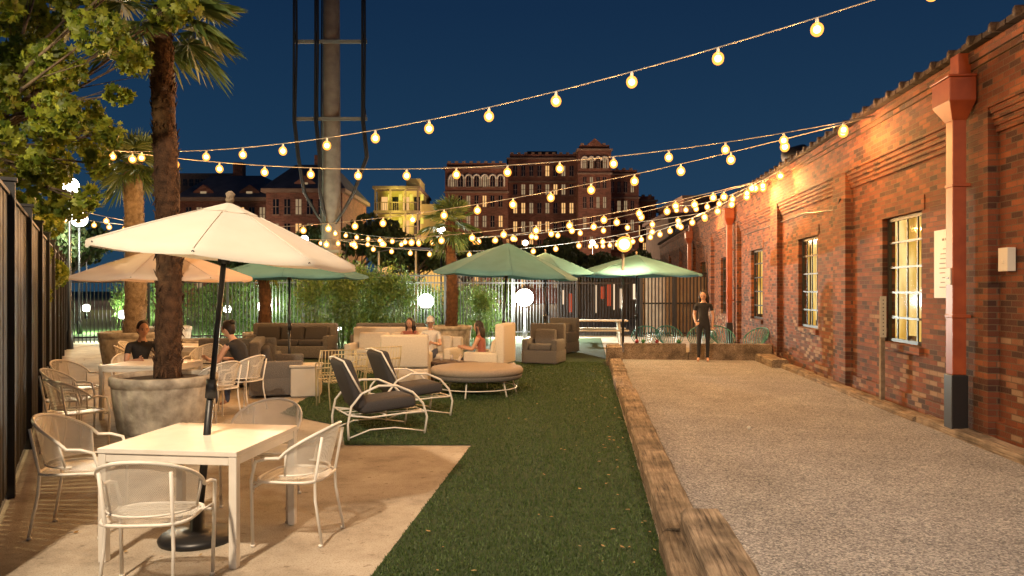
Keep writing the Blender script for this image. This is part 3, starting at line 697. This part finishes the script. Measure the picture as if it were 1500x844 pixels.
# ------------------------------------------------------------------ string lights
m_wire=M('pale_cable',(.30,.28,.25),rough=.6)
def strings(A,B,sag,sp,power,every=1,name='string_lights',br=.05,off=.5):
    A=Vector(A);B=Vector(B);b=MB(); n=max(12,int((B-A).length*1.5))
    def P(t): p=A.lerp(B,t); p.z-=4*sag*t*(1-t); return p
    b.tube([P(i/n) for i in range(n+1)],.0055+.0002*A.y,5,0)
    k=int((B-A).length/sp); ls=[]
    for i in range(k):
        p=P((i+off)/k); b.tube([p,p-Vector((0,0,.03)),p-Vector((0,0,.06))],[.012,.018,.018],6,1)
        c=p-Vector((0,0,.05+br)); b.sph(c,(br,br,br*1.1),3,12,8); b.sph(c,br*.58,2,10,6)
        if i%every==0: ls.append(p-Vector((0,0,.05+br*2.1+.03)))
    o=b.obj(name,[m_wire,m_white,m_bulb,m_bulbglow])
    for p in ls: PL('bulb_lamp',p,power,(1,.47,.14),.018,o)
W1=(5.45,11.3,4.34); W2=(6.05,17.5,4.34); W3=(6.85,24.9,4.36)
strings((4.0,6.2,4.45),(-10,15.5,4.8),.75,.9,42,br=.06)
strings(W1,(-9,14,4.6),.71,.82,42,br=.066)
strings(W1,(-17,26,4.6),1.18,.85,78,2,br=.075)
strings(W2,(-7.7,31.8,4.3),.85,.8,80,3,br=.09)
strings(W2,(-14,24,4.3),1.2,.85,80,2,br=.085)
strings(W3,(-7.7,31.7,3.9),.9,.85,75,4,br=.095)
strings(W3,(-9,34,4.0),.4,.9,75,5,br=.095)
strings(W2,(3.0,30,3.6),.4,.7,60,3,br=.085)
strings((5.7,15.4,4.3),(4.9,23,4.3),.25,.8,100,2,br=.075)
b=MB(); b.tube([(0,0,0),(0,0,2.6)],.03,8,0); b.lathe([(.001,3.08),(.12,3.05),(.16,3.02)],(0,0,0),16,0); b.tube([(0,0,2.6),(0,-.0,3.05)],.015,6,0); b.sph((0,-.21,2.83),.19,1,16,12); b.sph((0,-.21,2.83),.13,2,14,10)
o=b.obj('pole_lamp',[m_black,m_bulbglow,m_bulb],(2.72,18.4,0)); PL('lamp',(0,-.46,2.78),450,(1,.6,.25),.08,o)

# ------------------------------------------------------------------ utility pole
b=MB(); b.tube([(0,0,0),(0,0,8),(0,0,18)],[.42,.39,.33],16,0)
for z in (8.85,12.1):
    b.bx(-1.5,1.6,-.45,-.36,z,z+.14,2); b.tube([(0,0,z+.07),(0,-.42,z+.07)],.06,6,2)
    for x in (-1.45,-.5,1.5): b.tube([(x,-.4,z+.14),(x,-.4,z+.5)],[.07,.05],8,1)
for x,dx in ((-1.45,0),(-1.38,.05),(-.55,.0),(-.47,.03),(1.42,0),(1.5,.03)):
    b.tube([(x,-.5,18),(x+dx,-.5,12),(x,-.55,8.8),(x+.15,-.5,7.3),(x*.72,-.45,5.8),(x*.4,-.4,5.0),(x*.18,-.4,4.5)],.05,6,1)
b.tube([(-.3,-.4,14),(-.35,-.4,4.2)],.03,6,1)
b.bx(-.42,.42,-.42,.42,3.3,3.42,2)
b.obj('utility_pole',[m_pole,m_black,M('steel_galv',(.16,.16,.15),rough=.5,metal=.3)],(-7.7,32,0))

# ------------------------------------------------------------------ city buildings
random.seed(99)
def facade(b,x0,x1,y,z0,z1,cols,rows,lit=.2,win=(.5,.6),arch=False,trim=True,am=7):
    cw_=(x1-x0)/cols; rh=(z1-z0)/rows
    for i in range(cols):
        for j in range(rows):
            cx=x0+(i+.5)*cw_; cz=z0+(j+.5)*rh; hw=cw_*win[0]/2; hh=rh*win[1]/2
            t=R(); mt=3 if t<lit*.4 else (4 if t<lit else 2)
            b.bx(cx-hw,cx+hw,y-.03,y-.005,cz-hh,cz+hh,mt)
            b.bx(cx-.04,cx+.04,y-.07,y-.031,cz-hh,cz+hh,1); b.bx(cx-hw,cx+hw,y-.065,y-.031,cz-.03,cz+.03,1)
            if trim: b.bx(cx-hw-.08,cx+hw+.08,y-.12,y-.004,cz-hh-.12,cz-hh-.003,1)
            if arch and j==rows-1:
                b.tube([(cx+ (hw+.2)*math.cos(t_),y-.12,cz+hh*.4+(hw+.3)*math.sin(t_)) for t_ in [math.pi*k/8 for k in range(9)]],.13,5,am)
                b.bx(cx-hw-.32,cx-hw-.13,y-.2,y-.004,cz-hh,cz+hh*.4,am); b.bx(cx+hw+.13,cx+hw+.32,y-.2,y-.004,cz-hh,cz+hh*.4,am)
CM=[m_cbrick,m_trim,m_windark,m_wA,m_wB,m_slate,m_wC,m_stone]
b=MB()
secs=[(-8.2,-.5,92,16.6,7,6),(-.5,8.6,97,18.6,8,7),(8.3,12.4,94,19.2,4,7),(12.0,16.2,96,16.4,4,6),(15.9,19.0,99,13.4,3,5)]
for si,(x0,x1,y,z,c,r_) in enumerate(secs):
    b.bx(x0,x1,y,y+14,0,z,0); b.bx(x0-.2,x1+.2,y-.2,y+14.2,z-.001,z+.2,1)
    b.bx(x0-.15,x1+.15,y-.18,y-.001,z-3.0,z-2.8,1)
    b.bx(x0+.2,x1-.2,y+.1,y+13.8,z+.2,z+.7,0)
    facade(b,x0+.4,x1-.4,y,1.5,z-.3,c,r_,.42,(.45,.55),arch=si in(0,2),am=7)
    for k in range(int((x1-x0)/.9)): b.bx(x0+.3+k*.9,x0+.7+k*.9,y-.1,y+.2,z+.7,z+.9,1)
b.add([(9.2,93.8,19.7),(11.5,93.8,19.7),(10.35,93.8,20.7),(9.2,96,19.7),(11.5,96,19.7),(10.35,96,20.7)],[(0,1,2),(3,5,4),(0,2,5,3),(1,4,5,2)],0)
b.bx(2,6,100,106,18.6,20.2,0)
b.obj('brick_hotel',CM)
b=MB(); x0,x1,y,z=-15.6,-10.6,85,13.2
b.bx(x0,x1,y+2,y+12,0,z,0)
for j in range(4):
    zz=2.4+j*2.7; b.bx(x0-.1,x1+.1,y,y+1.99,zz,zz+.25,1)
    for k in range(22): b.bx(x0+k*.23,x0+k*.23+.05,y,y+.05,zz+.26,zz+1.1,1)
    b.bx(x0,x1,y-.01,y+.06,zz+1.11,zz+1.2,1)
    for k in range(4):
        xx=x0+.5+k*1.25; b.bx(xx,xx+.7,y+1.93,y+1.99,zz+.3,zz+2.0,2 if k%2 else 3); b.bx(xx+.75,xx+1.1,y+1.9,y+1.99,zz+1.6,zz+2.3,6)
for xx in (x0,x0+1.7,x0+3.4,x1-.2): b.bx(xx,xx+.2,y+.1,y+.3,1.6,z,1)
b.bx(x0-.2,x1+.2,y-.1,y+12,z,z+.3,1); b.bx(x1-1.8,x1-.2,y+3,y+8,z+.3,z+1.6,0); b.bx(x1-.001,x1+2.6,y+3,y+12,0,z-1.4,0)
m_yst=M('yellow_stucco',(.5,.42,.16),rough=.9)
o=b.obj('apartment_block',[m_yst,m_trim,m_windark,m_wA,m_wB,m_slate,m_wC]); 
for j in range(4): PL('gallery_lamp',(-13,84.2,4.3+j*2.7),300,(.95,.85,.14),.2,o)
b=MB()
def hall(x0,x1,y,ze,zr,cols,rows):
    b.bx(x0,x1,y,y+12,0,ze,0); b.bx(x0-.4,x1+.4,y-.4,y+12.4,ze,ze+.35,1)
    b.add([(x0-.4,y-.4,ze+.36),(x1+.4,y-.4,ze+.36),(x1+.4,y+12.4,ze+.36),(x0-.4,y+12.4,ze+.36),(x0+2,y+3,zr),(x1-2,y+3,zr),(x1-2,y+9,zr),(x0+2,y+9,zr)],[(0,1,5,4),(1,2,6,5),(2,3,7,6),(3,0,4,7),(4,5,6,7)],5)
    facade(b,x0+.4,x1-.4,y,1.5,ze-.2,cols,rows,.4,(.5,.62),arch=False)
    n=max(1,int((x1-x0)/4.5))
    for k in range(n):
        cx=x0+(k+.5)*(x1-x0)/n
        b.add([(cx-1,y+.2,ze+.36),(cx+1,y+.2,ze+.36),(cx+1,y+.2,ze+1.0),(cx,y+.2,ze+1.7),(cx-1,y+.2,ze+1.0),(cx-1,y+3.5,ze+.36),(cx+1,y+3.5,ze+.36),(cx+1,y+3.5,ze+1.0),(cx,y+3.5,ze+1.7),(cx-1,y+3.5,ze+1.0)],[(0,1,2,3,4),(2,7,8,3),(4,3,8,9)],0)
        b.bx(cx-.3,cx+.3,y+.14,y+.19,ze+.45,ze+1.0,4)
hall(-33.2,-24,75,10.6,13.6,8,4); hall(-23.9,-16.5,73,11.2,14.4,6,4)
b.bx(-29,-28,78,79,12.5,15,0); b.bx(-20,-19.2,76,77,13.2,15.4,0)
b.obj('victorian_brick_hall',CM)
b=MB(); b.bx(-62,-52,140,150,0,23.5,1); facade(b,-61.5,-52.5,140,3,23,8,8,.2,(.6,.5),trim=False); b.obj('tower_block',CM)
b=MB(); b.bx(12.5,18.5,60,70,0,7.6,1); b.bx(12.2,18.8,59.7,70.3,7.6,7.9,0); facade(b,12.8,18.2,60,1,7.5,5,2,.6,(.6,.55)); b.bx(15,17.5,62,66,7.9,9.5,0); b.obj('low_office_building',CM)
b=MB(); b.bx(19.5,34,85,100,0,12,0); b.bx(19.2,34.3,84.7,100.3,12,12.4,1); facade(b,20,33.5,85,2,11.8,9,4,.3); b.obj('brick_warehouse',CM)
random.seed(3)
b=MB(); b.bx(3.0,8.6,46,50,0,2.9,0); b.bx(2.8,8.8,45.2,46,2.5,2.75,1)
for k in range(14):
    w_=U(.06,.25); xx=3.1+k*.39; b.bx(xx,xx+w_,45.93,45.99,U(.3,1.3),U(1.5,2.1),2 if R()<.7 else (3 if R()<.4 else 4))
for k in range(6): b.bx(3.0+k,3.06+k,45.4,45.45,0,2.5,4)
b.obj('shop_front',[M('shop_render',(.12,.10,.09),rough=.9),m_trim,EM('shop_light',(1,.72,.45),1.3),EM('shop_red',(1,.14,.05),.5),m_black])
b=MB(); vs=[]
for i in range(17):
    t=i/16; x=-6.2+3.6*t; z=3.2+.35*math.sin(math.pi*t*.8+.5); vs+=[(x,33.5,z),(x,35.5,z+.2)]
b.add(vs,[(2*i,2*i+2,2*i+3,2*i+1) for i in range(16)],0,True)
for x in (-6.1,-4.4,-2.7): b.tube([(x,34.4,0),(x,34.4,3.5)],.05,8,0)
b.obj('shade_canopy',[m_stone])

# ------------------------------------------------------------------ lounge furniture
def lounger(x,y,face):
    b=MB()
    b.rbox((0,0.05,.36),(.60,.68,.14),0,rad(4),0,.05)
    b.rbox((0,-.36,.62),(.60,.13,.60),0,rad(20),0,.05)
    for s in(-1,1):
        X=s*.345
        b.tube([(X,-.45,0),(X,-.46,.18),(X,-.42,.38),(X,-.30,.52),(X,-.1,.60),(X,.12,.59),(X,.32,.50),(X,.45,.36),(X,.50,.2),(X,.47,0)],.014,8,1)
        b.tube([(X,-.44,.28),(X,-.2,.24),(X,.2,.26),(X,.49,.26)],.011,7,1)
        b.tube([(X,-.30,.52),(X,-.40,.70),(X*.9,-.50,.90)],.011,7,1)
        b.tube([(X,-.46,.02),(X,-.2,.10),(X,.1,.10),(X,.47,.03)],.009,6,1)
    b.tube([(-.31,-.50,.90),(0,-.53,.93),(.31,-.50,.90)],.011,7,1)
    for yy,z in((-.44,.28),(.49,.26),(0,.25)): b.tube([(-.345,yy,z),(.345,yy,z)],.010,6,1)
    for xx in (-.2,0,.2): b.tube([(xx,-.44,.27),(xx,.49,.26)],.006,5,1)
    b.obj('lounge_chair',[m_cushd,m_white],(x,y,.01),rad(face))
lounger(-1.62,9.05,-62); lounger(-1.42,10.3,-60)
b=MB(); b.lathe([(.001,.26),(.70,.26),(.74,.28),(.75,.33),(.74,.34)],(0,0,0),48,0); b.lathe([(.72,.335),(.76,.36),(.765,.41),(.74,.445),(.68,.455),(.001,.46)],(0,0,0),48,1)
for k in range(6):
    a=k*math.pi/3+.3; b.tube([(.6*math.cos(a),.6*math.sin(a),.27),(.68*math.cos(a),.68*math.sin(a),0)],.013,7,2)
b.tube([(.66*math.cos(a),.66*math.sin(a),.12) for a in [2*math.pi*k/36 for k in range(36)]],.009,6,2,closed=True)
b.obj('round_daybed',[m_cushg,m_cusht,m_white],(-.58,12.4,.01))
def sofa(x,y,face,w,mf,mc,h=.72,dp=.85,name='outdoor_sofa',arms=True):
    b=MB(); 
    b.rbox((0,0,.17),(w,dp,.30),mat=0,r=.03); b.rbox((0,-dp/2+.09,.30+h/2-.06),(w,.18,h-.2),mat=0,r=.04)
    if arms:
        for s in(-1,1): b.rbox((s*(w/2-.07),.03,.42),(.14,dp-.1,.30),mat=0,r=.035)
    n=max(1,round(w/.75)); iw=(w-.3)/n
    for k in range(n):
        cx=-w/2+.15+iw*(k+.5)
        b.rbox((cx,.06,.385),(iw-.01,dp-.25,.15),mat=1,r=.05); b.rbox((cx,-dp/2+.25,.60),(iw-.02,.16,.38),0,rad(12),1,.06)
    for sx in(-1,1):
        for sy in(-1,1): b.tube([(sx*(w/2-.08),sy*(dp/2-.08),-.01),(sx*(w/2-.08),sy*(dp/2-.08),.04)],.025,8,0)
    b.obj(name,[mf,mc],(x,y,.012),rad(face))
sofa(-3.95,12.7,-75,1.5,m_cushg,m_cushd,.75)
sofa(-4.9,13.6,10,1.3,m_cushg,m_cushd,.72)
sofa(-2.65,16.1,175,1.7,m_cushw,m_cushw,.76)
sofa(-.42,14.1,75,.85,m_cushw,m_cushw,.95,.8,'armchair')
sofa(-1.55,15.0,165,.95,m_cushw,m_cushw,.62,.85,'armchair')
sofa(-1.9,13.6,0,.85,m_cushw,m_cusht,.78,.8,'armchair')
sofa(-5.6,19,175,2.2,m_cushg,m_cushd,.72); sofa(-3.2,19.4,178,1.8,m_cushg,m_cushd,.7)
sofa(.75,17.6,160,.85,m_cushg,m_cushg,.78,.8,'armchair'); sofa(1.3,20.6,150,.85,m_cushg,m_cushg,.8,.8,'armchair')
b=MB(); b.rbox((0,0,.23),(.46,.46,.46),r=.02); b.rbox((0,0,.485),(.5,.5,.045),r=.015); b.obj('side_table',[m_stone],(-3.35,12.25,0.01),rad(10))
b=MB(); b.rbox((0,0,.38),(.9,.6,.05),r=.015,mat=0)
for sx in(-1,1):
    for sy in(-1,1): b.bx(sx*.38-.03,sx*.38+.03,sy*.24-.03,sy*.24+.03,0,.354)
for k in range(4): b.tube([(-.25+k*.17,U(-.15,.15),.405),(-.25+k*.17,U(-.1,.1),.5)],.028,8,1)
b.obj('coffee_table',[m_darkwood,m_glass],(-1.05,13.9,.01),rad(-5))
def tanchair(x,y,face):
    b=MB()
    for s in (-1,1):
        b.tube([(s*.27,-.26,0),(s*.27,-.2,.35),(s*.28,-.3,.62),(s*.26,-.38,.80)],.011,6); b.tube([(s*.27,.28,0),(s*.275,.26,.38),(s*.28,.2,.56),(s*.28,-.0,.58),(s*.28,-.3,.62)],.011,6)
    for k in range(11):
        xx=-.24+.048*k; b.tube([(xx,-.38,.80),(xx,-.25,.42),(xx,-.15,.37),(xx,.26,.40)],.006,5)
    for yy,z in((-.38,.80),(-.31,.6),(-.25,.42),(.26,.40),(0,.385)): b.tube([(-.27,yy,z),(.27,yy,z)],.008,5)
    b.obj('wire_lounge_chair',[m_tan],(x,y,.01),rad(face))
tanchair(-2.5,11.0,35); tanchair(-2.75,11.7,20); tanchair(-2.2,12.3,30)
def shell(x,y,face):
    b=MB()
    for k in range(15):
        th=rad(-82+164*k/14); h=.30+.46*math.cos(th*.95)**.6
        b.tube([(0,.1,.30),(.22*math.sin(th),-.22*math.cos(th),.30),(.31*math.sin(th),-.31*math.cos(th)-.03,.30+(h-.30)*.5),(.37*math.sin(th),-.36*math.cos(th)-.10,h)],.010,5,0)
    b.tube([(.37*math.sin(th),-.36*math.cos(th)-.10,.30+.46*math.cos(th*.95)**.6) for th in [rad(-82+164*k/20) for k in range(21)]],.017,6,0)
    b.lathe([(.001,.29),(.24,.29),(.26,.31)],(0,0,0),20,0)
    for a in (45,135,225,315): b.tube([(.2*math.cos(rad(a)),.2*math.sin(rad(a)),.3),(.27*math.cos(rad(a)),.27*math.sin(rad(a)),0)],.012,6,0)
    b.obj('shell_chair',[m_tealm],(x,y,0.01),rad(face))
for a,bb_,f in ((1.5,19.6,170),(2.2,19.8,190),(2.9,19.6,160),(3.6,19.9,200),(4.05,19.2,120)):
    x,y=cw(a,bb_); shell(x,y,f)
b=MB()
for k in range(4): b.bx(-1.0,1.0,-.36+k*.18,-.19+k*.18,.72,.76)
for s in(-1,1):
    b.bx(-1,1,s*.68-.13,s*.68+.13,.43,.47)
    b.bx(s*.75-.04,s*.75+.04,-.75,.75,.38,.427); b.bx(s*.7-.035,s*.7+.035,-.3,.3,.66,.718)
    for t in(-1,1): b.tube([(s*.75+.0,t*.55,0),(s*.72,t*.22,.7)],.045,4,smooth=False)
b.obj('picnic_table',[m_stone],(2.7,24.2,0),rad(-4))

# ------------------------------------------------------------------ people
m_lip=M('lip',(.4,.15,.12),rough=.5)
def person(name,J,x,y,z,face,top,bottom,hairm,sleeve='tank',shoes=None,scale=1):
    root=E(name,(x,y,z),rad(face)); root.scale=(scale,)*3
    RAD={'pelvis':.115,'waist':.105,'chest':.125,'neckb':.06,'neck':.048,'head':.05,'sh':.052,'elb':.036,'wr':.024,'palm':.026,'hip':.088,'knee':.054,'calf':.052,'ank':.034,'heel':.034,'toe':.026}
    ed=[('pelvis','waist'),('waist','chest'),('chest','neckb'),('neckb','neck'),('neck','head')]
    for s in 'LR': ed+=[('chest','sh'+s),('sh'+s,'elb'+s),('elb'+s,'wr'+s),('wr'+s,'palm'+s),('pelvis','hip'+s),('hip'+s,'knee'+s),('knee'+s,'calf'+s),('calf'+s,'ank'+s),('ank'+s,'toe'+s)]
    for s in 'LR': J['calf'+s]=tuple(Vector(J['knee'+s]).lerp(Vector(J['ank'+s]),.32))
    names=['pelvis']+[n for n in J if n!='pelvis']; idx={n:i for i,n in enumerate(names)}
    me=bpy.data.meshes.new('sk'); me.from_pydata([J[n] for n in names],[(idx[a],idx[c]) for a,c in ed],[])
    o=bpy.data.objects.new('sk',me); scene.collection.objects.link(o)
    sk=o.modifiers.new('s','SKIN'); sk.use_smooth_shade=True
    sv=me.skin_vertices[0].data
    for n in names:
        k=n.rstrip('LR') if n not in RAD else n
        r=RAD[k]; ry=r*(.78 if k in('chest','waist','pelvis') else 1); rx=r*(1.15 if k in('chest','pelvis') else 1)
        if k=='palm': rx,ry=.034,.016
        sv[idx[n]].radius=(rx,ry); sv[idx[n]].use_root=(n=='pelvis')
    o.modifiers.new('d','SUBSURF').levels=2
    dg=bpy.context.evaluated_depsgraph_get(); dg.update(); m2=bpy.data.meshes.new_from_object(o.evaluated_get(dg)); bpy.data.objects.remove(o)
    m2.materials.clear()
    for m in (m_skin,top,bottom,hairm,shoes or m_skin): m2.materials.append(m)
    segm={}
    for a,c in ed:
        k=c.rstrip('LR') if c!='head' else c; mt=0
        if k in('waist','chest','neckb') : mt=1
        if k=='sh': mt=1
        if k=='elb': mt=1 if sleeve in('short','long') else 0
        if k=='wr': mt=1 if sleeve=='long' else 0
        if k in('hip','knee','calf','ank'): mt=2
        if k=='toe': mt=4
        segm[(a,c)]=mt
    for p in m2.polygons:
        c=p.center; best=9;bm_=0
        for (a,d_),mt in segm.items():
            A=Vector(J[a]);B=Vector(J[d_]); ab=B-A; t=max(0,min(1,(c-A).dot(ab)/ab.length_squared)); q=(c-(A+ab*t)).length
            k=d_.rstrip('LR'); q/= {'chest':1.6,'waist':1.6,'hip':1.4,'knee':1.2}.get(k,1)
            if q<best:
                best=q; bm_=mt
                if k=='elb' and sleeve=='short' and t>.55: bm_=0
        p.material_index=bm_; p.use_smooth=True
    O('body',m2,parent=root)
    return root,MB(),Vector(J['head'])
def finish(root,b,H,J,look,hair,hairm,cap,top):
    look=Vector(look).normalized(); up=Vector((0,0,1)); side=look.cross(up).normalized(); up=side.cross(look).normalized()
    Rm=Matrix((side,look,up)).transposed(); C=H+up*.055
    def hs(fn,mat,c0=Vector((0,0,0)),seg=20,rings=14):
        vs=[];fs=[]
        for i in range(rings+1):
            ph=math.pi*i/rings
            for k in range(seg):
                a=2*math.pi*k/seg; v=Vector((math.sin(ph)*math.cos(a),math.sin(ph)*math.sin(a),-math.cos(ph)))
                w=fn(v); vs.append(C+Rm@(w+c0))
        for i in range(rings):
            for k in range(seg): fs.append((i*seg+k,i*seg+(k+1)%seg,(i+1)*seg+(k+1)%seg,(i+1)*seg+k))
        b.add(vs,fs,mat,True)
    def headf(v):
        x,y,z=v.x*.074,v.y*.092,v.z*.115
        if z<0: x*=1-.32*(-v.z)**1.5; y*=1-.12*(-v.z)
        if v.y>.75 and abs(v.x)<.22 and -.35<v.z<.15: y+=.016*(1-abs(v.x)/.22)
        if v.y>.6 and -.78<v.z<-.55: y+=.006
        return Vector((x,y,z))
    hs(headf,0)
    for s in(-1,1):
        b.sph(tuple(C+Rm@Vector((s*.030,.080,.006))),.010,3,8,6); b.sph(tuple(C+Rm@Vector((s*.076,-.005,-.005))),(.012,.018,.028),0,8,6)
        b.sph(tuple(C+Rm@Vector((s*.030,.086,.026))),(.018,.006,.004),3,8,4)
    b.sph(tuple(C+Rm@Vector((0,.082,-.055))),(.022,.008,.006),2,8,5)
    if cap:
        hs(lambda v: Vector((v.x*.083,v.y*.10,max(v.z,-.05)*.122)),1,Vector((0,-.004,.02)))
        b.rbox(C+Rm@Vector((0,.12,.03)),(.14,.11,.012),math.atan2(-look.x,look.y),0,1,.005)
    else:
        hs(lambda v: Vector((v.x*.084,(v.y*.102 if v.y<.3 else v.y*.088)-.012,v.z*.12 if v.z>-.1 or v.y<0 else -.012)),3 ,Vector((0,-.008,.020)))
        if hair=='long':
            for i in range(-4,5): b.tube([C+Rm@Vector((i*.018,-.05,.05)),C+Rm@Vector((i*.023,-.09,-.08)),C+Rm@Vector((i*.021,-.09,-.26))],[.03,.032,.010],6,3)
            for s in(-1,1): b.tube([C+Rm@Vector((s*.070,.02,.05)),C+Rm@Vector((s*.085,.005,-.06)),C+Rm@Vector((s*.085,.02,-.22))],[.018,.022,.008],6,3)
        if hair=='bun': b.sph(tuple(C+Rm@Vector((0,-.10,.08))),.045,3)
    for s,sg in (('L',-1),('R',1)):
        W=Vector(J['wr'+s]);Pm=Vector(J['palm'+s]); d=(Pm-W).normalized(); sd=d.cross(Vector((0,1,0))); sd=sd.normalized() if sd.length>.3 else d.cross(Vector((0,0,1))).normalized(); nn=d.cross(sd)
        for k in range(4):
            o=(k-1.5)*.019; L=(.062,.072,.067,.052)[k]; p=Pm+sd*o-d*.01
            b.tube([p,p+d*L*.5-nn*.006,p+d*L*.8-nn*.02,p+d*L-nn*.035],[.009,.0085,.008,.006],6,0)
        p=W.lerp(Pm,.5)+sd*-.028; b.tube([p,p-sd*.022+d*.022,p-sd*.026+d*.048],[.011,.009,.007],6,0)
    b.obj('head_and_hands',[m_skin,top,m_lip,hairm],parent=root)
def stand():
    return {'pelvis':(0,0,.93),'waist':(0,0,1.07),'chest':(0,-.01,1.26),'neckb':(0,-.01,1.38),'neck':(0,0,1.43),'head':(0,.015,1.49),
     'shL':(-.16,-.01,1.34),'elbL':(-.21,-.04,1.08),'wrL':(-.20,.06,.86),'palmL':(-.195,.09,.79),'shR':(.16,-.01,1.34),'elbR':(.215,-.03,1.08),'wrR':(.17,.12,.92),'palmR':(.14,.17,.88),
     'hipL':(-.085,0,.87),'kneeL':(-.095,.02,.49),'ankL':(-.09,-.02,.085),'toeL':(-.10,.12,.03),'hipR':(.085,0,.87),'kneeR':(.10,.04,.49),'ankR':(.11,.02,.085),'toeR':(.125,.16,.03)}
J=stand(); r_,b,H=person('standing_woman',J,4.45,17.45,.05,165,m_blackc,m_blackc,m_hair,'short'); finish(r_,b,H,J,(0.15,1,-.35),'long',m_hair,None,m_blackc)
def sit(lean=.1,arms=.0,seat=.52,kn=.46,ext=0):
    return {'pelvis':(0,-.02,seat+.02),'waist':(0,.0+lean*.2,seat+.15),'chest':(0,lean*.7,seat+.36),'neckb':(0,lean,seat+.48),'neck':(0,lean*1.12,seat+.53),'head':(0,lean*1.25+.02,seat+.585),
     'shL':(-.17,lean*.92,seat+.43),'elbL':(-.23,lean+.10,seat+.18),'wrL':(-.14,lean+.32,seat+.17+arms),'palmL':(-.10,lean+.39,seat+.19+arms),
     'shR':(.17,lean*.92,seat+.43),'elbR':(.23,lean+.08,seat+.18),'wrR':(.13,lean+.30,seat+.16+arms),'palmR':(.09,lean+.37,seat+.17+arms),
     'hipL':(-.09,.02,seat),'kneeL':(-.12,.42,kn+ext),'ankL':(-.12,.44+ext*3,.09),'toeL':(-.13,.58+ext*3,.04),'hipR':(.09,.02,seat),'kneeR':(.12,.42,kn+ext),'ankR':(.12,.40+ext*3,.09),'toeR':(.13,.54+ext*3,.04)}
J=sit(.22,.05,.50); r_,b,H=person('seated_woman',J,-3.80,10.76,0.01,75,m_blackc,m_denim,m_hair,'tank'); finish(r_,b,H,J,(0,1,-.35),'bun',m_hair,None,m_blackc)
J=sit(.12,.06,.50); r_,b,H=person('seated_man',J,-5.45,11.0,0.01,-140,m_blackc,m_denim,m_hair,'short'); finish(r_,b,H,J,(0,1,-.1),'short',m_hair,None,m_blackc)
J=sit(.02,.06,.50,.46); r_,b,H=person('seated_man_in_cap',J,-1.6,14.85,.0,170,m_whitec,m_denim,m_hair,'short',scale=.95); finish(r_,b,H,J,(-.2,1,-.1),'short',m_hair,True,m_whitec)
J=sit(.10,.04,.50,.46); r_,b,H=person('seated_woman',J,-2.15,15.75,.0,190,m_pink,m_denim,m_hair,'tank',scale=.9); finish(r_,b,H,J,(.4,1,-.1),'long',m_hair,None,m_pink)
J=sit(.06,.04,.50,.46); r_,b,H=person('seated_woman',J,-.55,14.1,.0,78,m_pink,m_denim,m_hair,'tank',scale=.9); finish(r_,b,H,J,(.1,1,-.1),'long',m_hair,None,m_pink)

# ------------------------------------------------------------------ world
w=bpy.data.worlds.new('World'); scene.world=w; w.use_nodes=True; n=w.node_tree.nodes; l=w.node_tree.links
bg=n['Background']
sky=n.new('ShaderNodeTexSky'); sky.sky_type='NISHITA'; sky.sun_disc=False; sky.sun_elevation=rad(-4); sky.sun_rotation=rad(40)
tc=n.new('ShaderNodeTexCoord'); sp=n.new('ShaderNodeSeparateXYZ'); l.new(tc.outputs['Generated'],sp.inputs[0])
r=ramp(n,[(0,(.015,.050,.090)),(.12,(.010,.041,.090)),(.35,(.0055,.024,.064)),(1,(.003,.010,.035))]); l.new(sp.outputs[2],r.inputs[0])
mx=n.new('ShaderNodeMixRGB'); mx.blend_type='ADD'; mx.inputs[0].default_value=.03
l.new(r.outputs[0],mx.inputs[1]); l.new(sky.outputs[0],mx.inputs[2]); l.new(mx.outputs[0],bg.inputs[0]); bg.inputs[1].default_value=1.0

cam=bpy.data.cameras.new('camera'); co=bpy.data.objects.new('camera',cam); scene.collection.objects.link(co)
co.location=(0,0,1.72); co.rotation_euler=(rad(90),0,0); cam.lens=26.4; cam.sensor_width=36; cam.shift_y=.002; cam.clip_end=2000; cam.clip_start=.05
scene.camera=co
scene.view_settings.view_transform='Standard'; scene.view_settings.look='None'; scene.view_settings.exposure=0
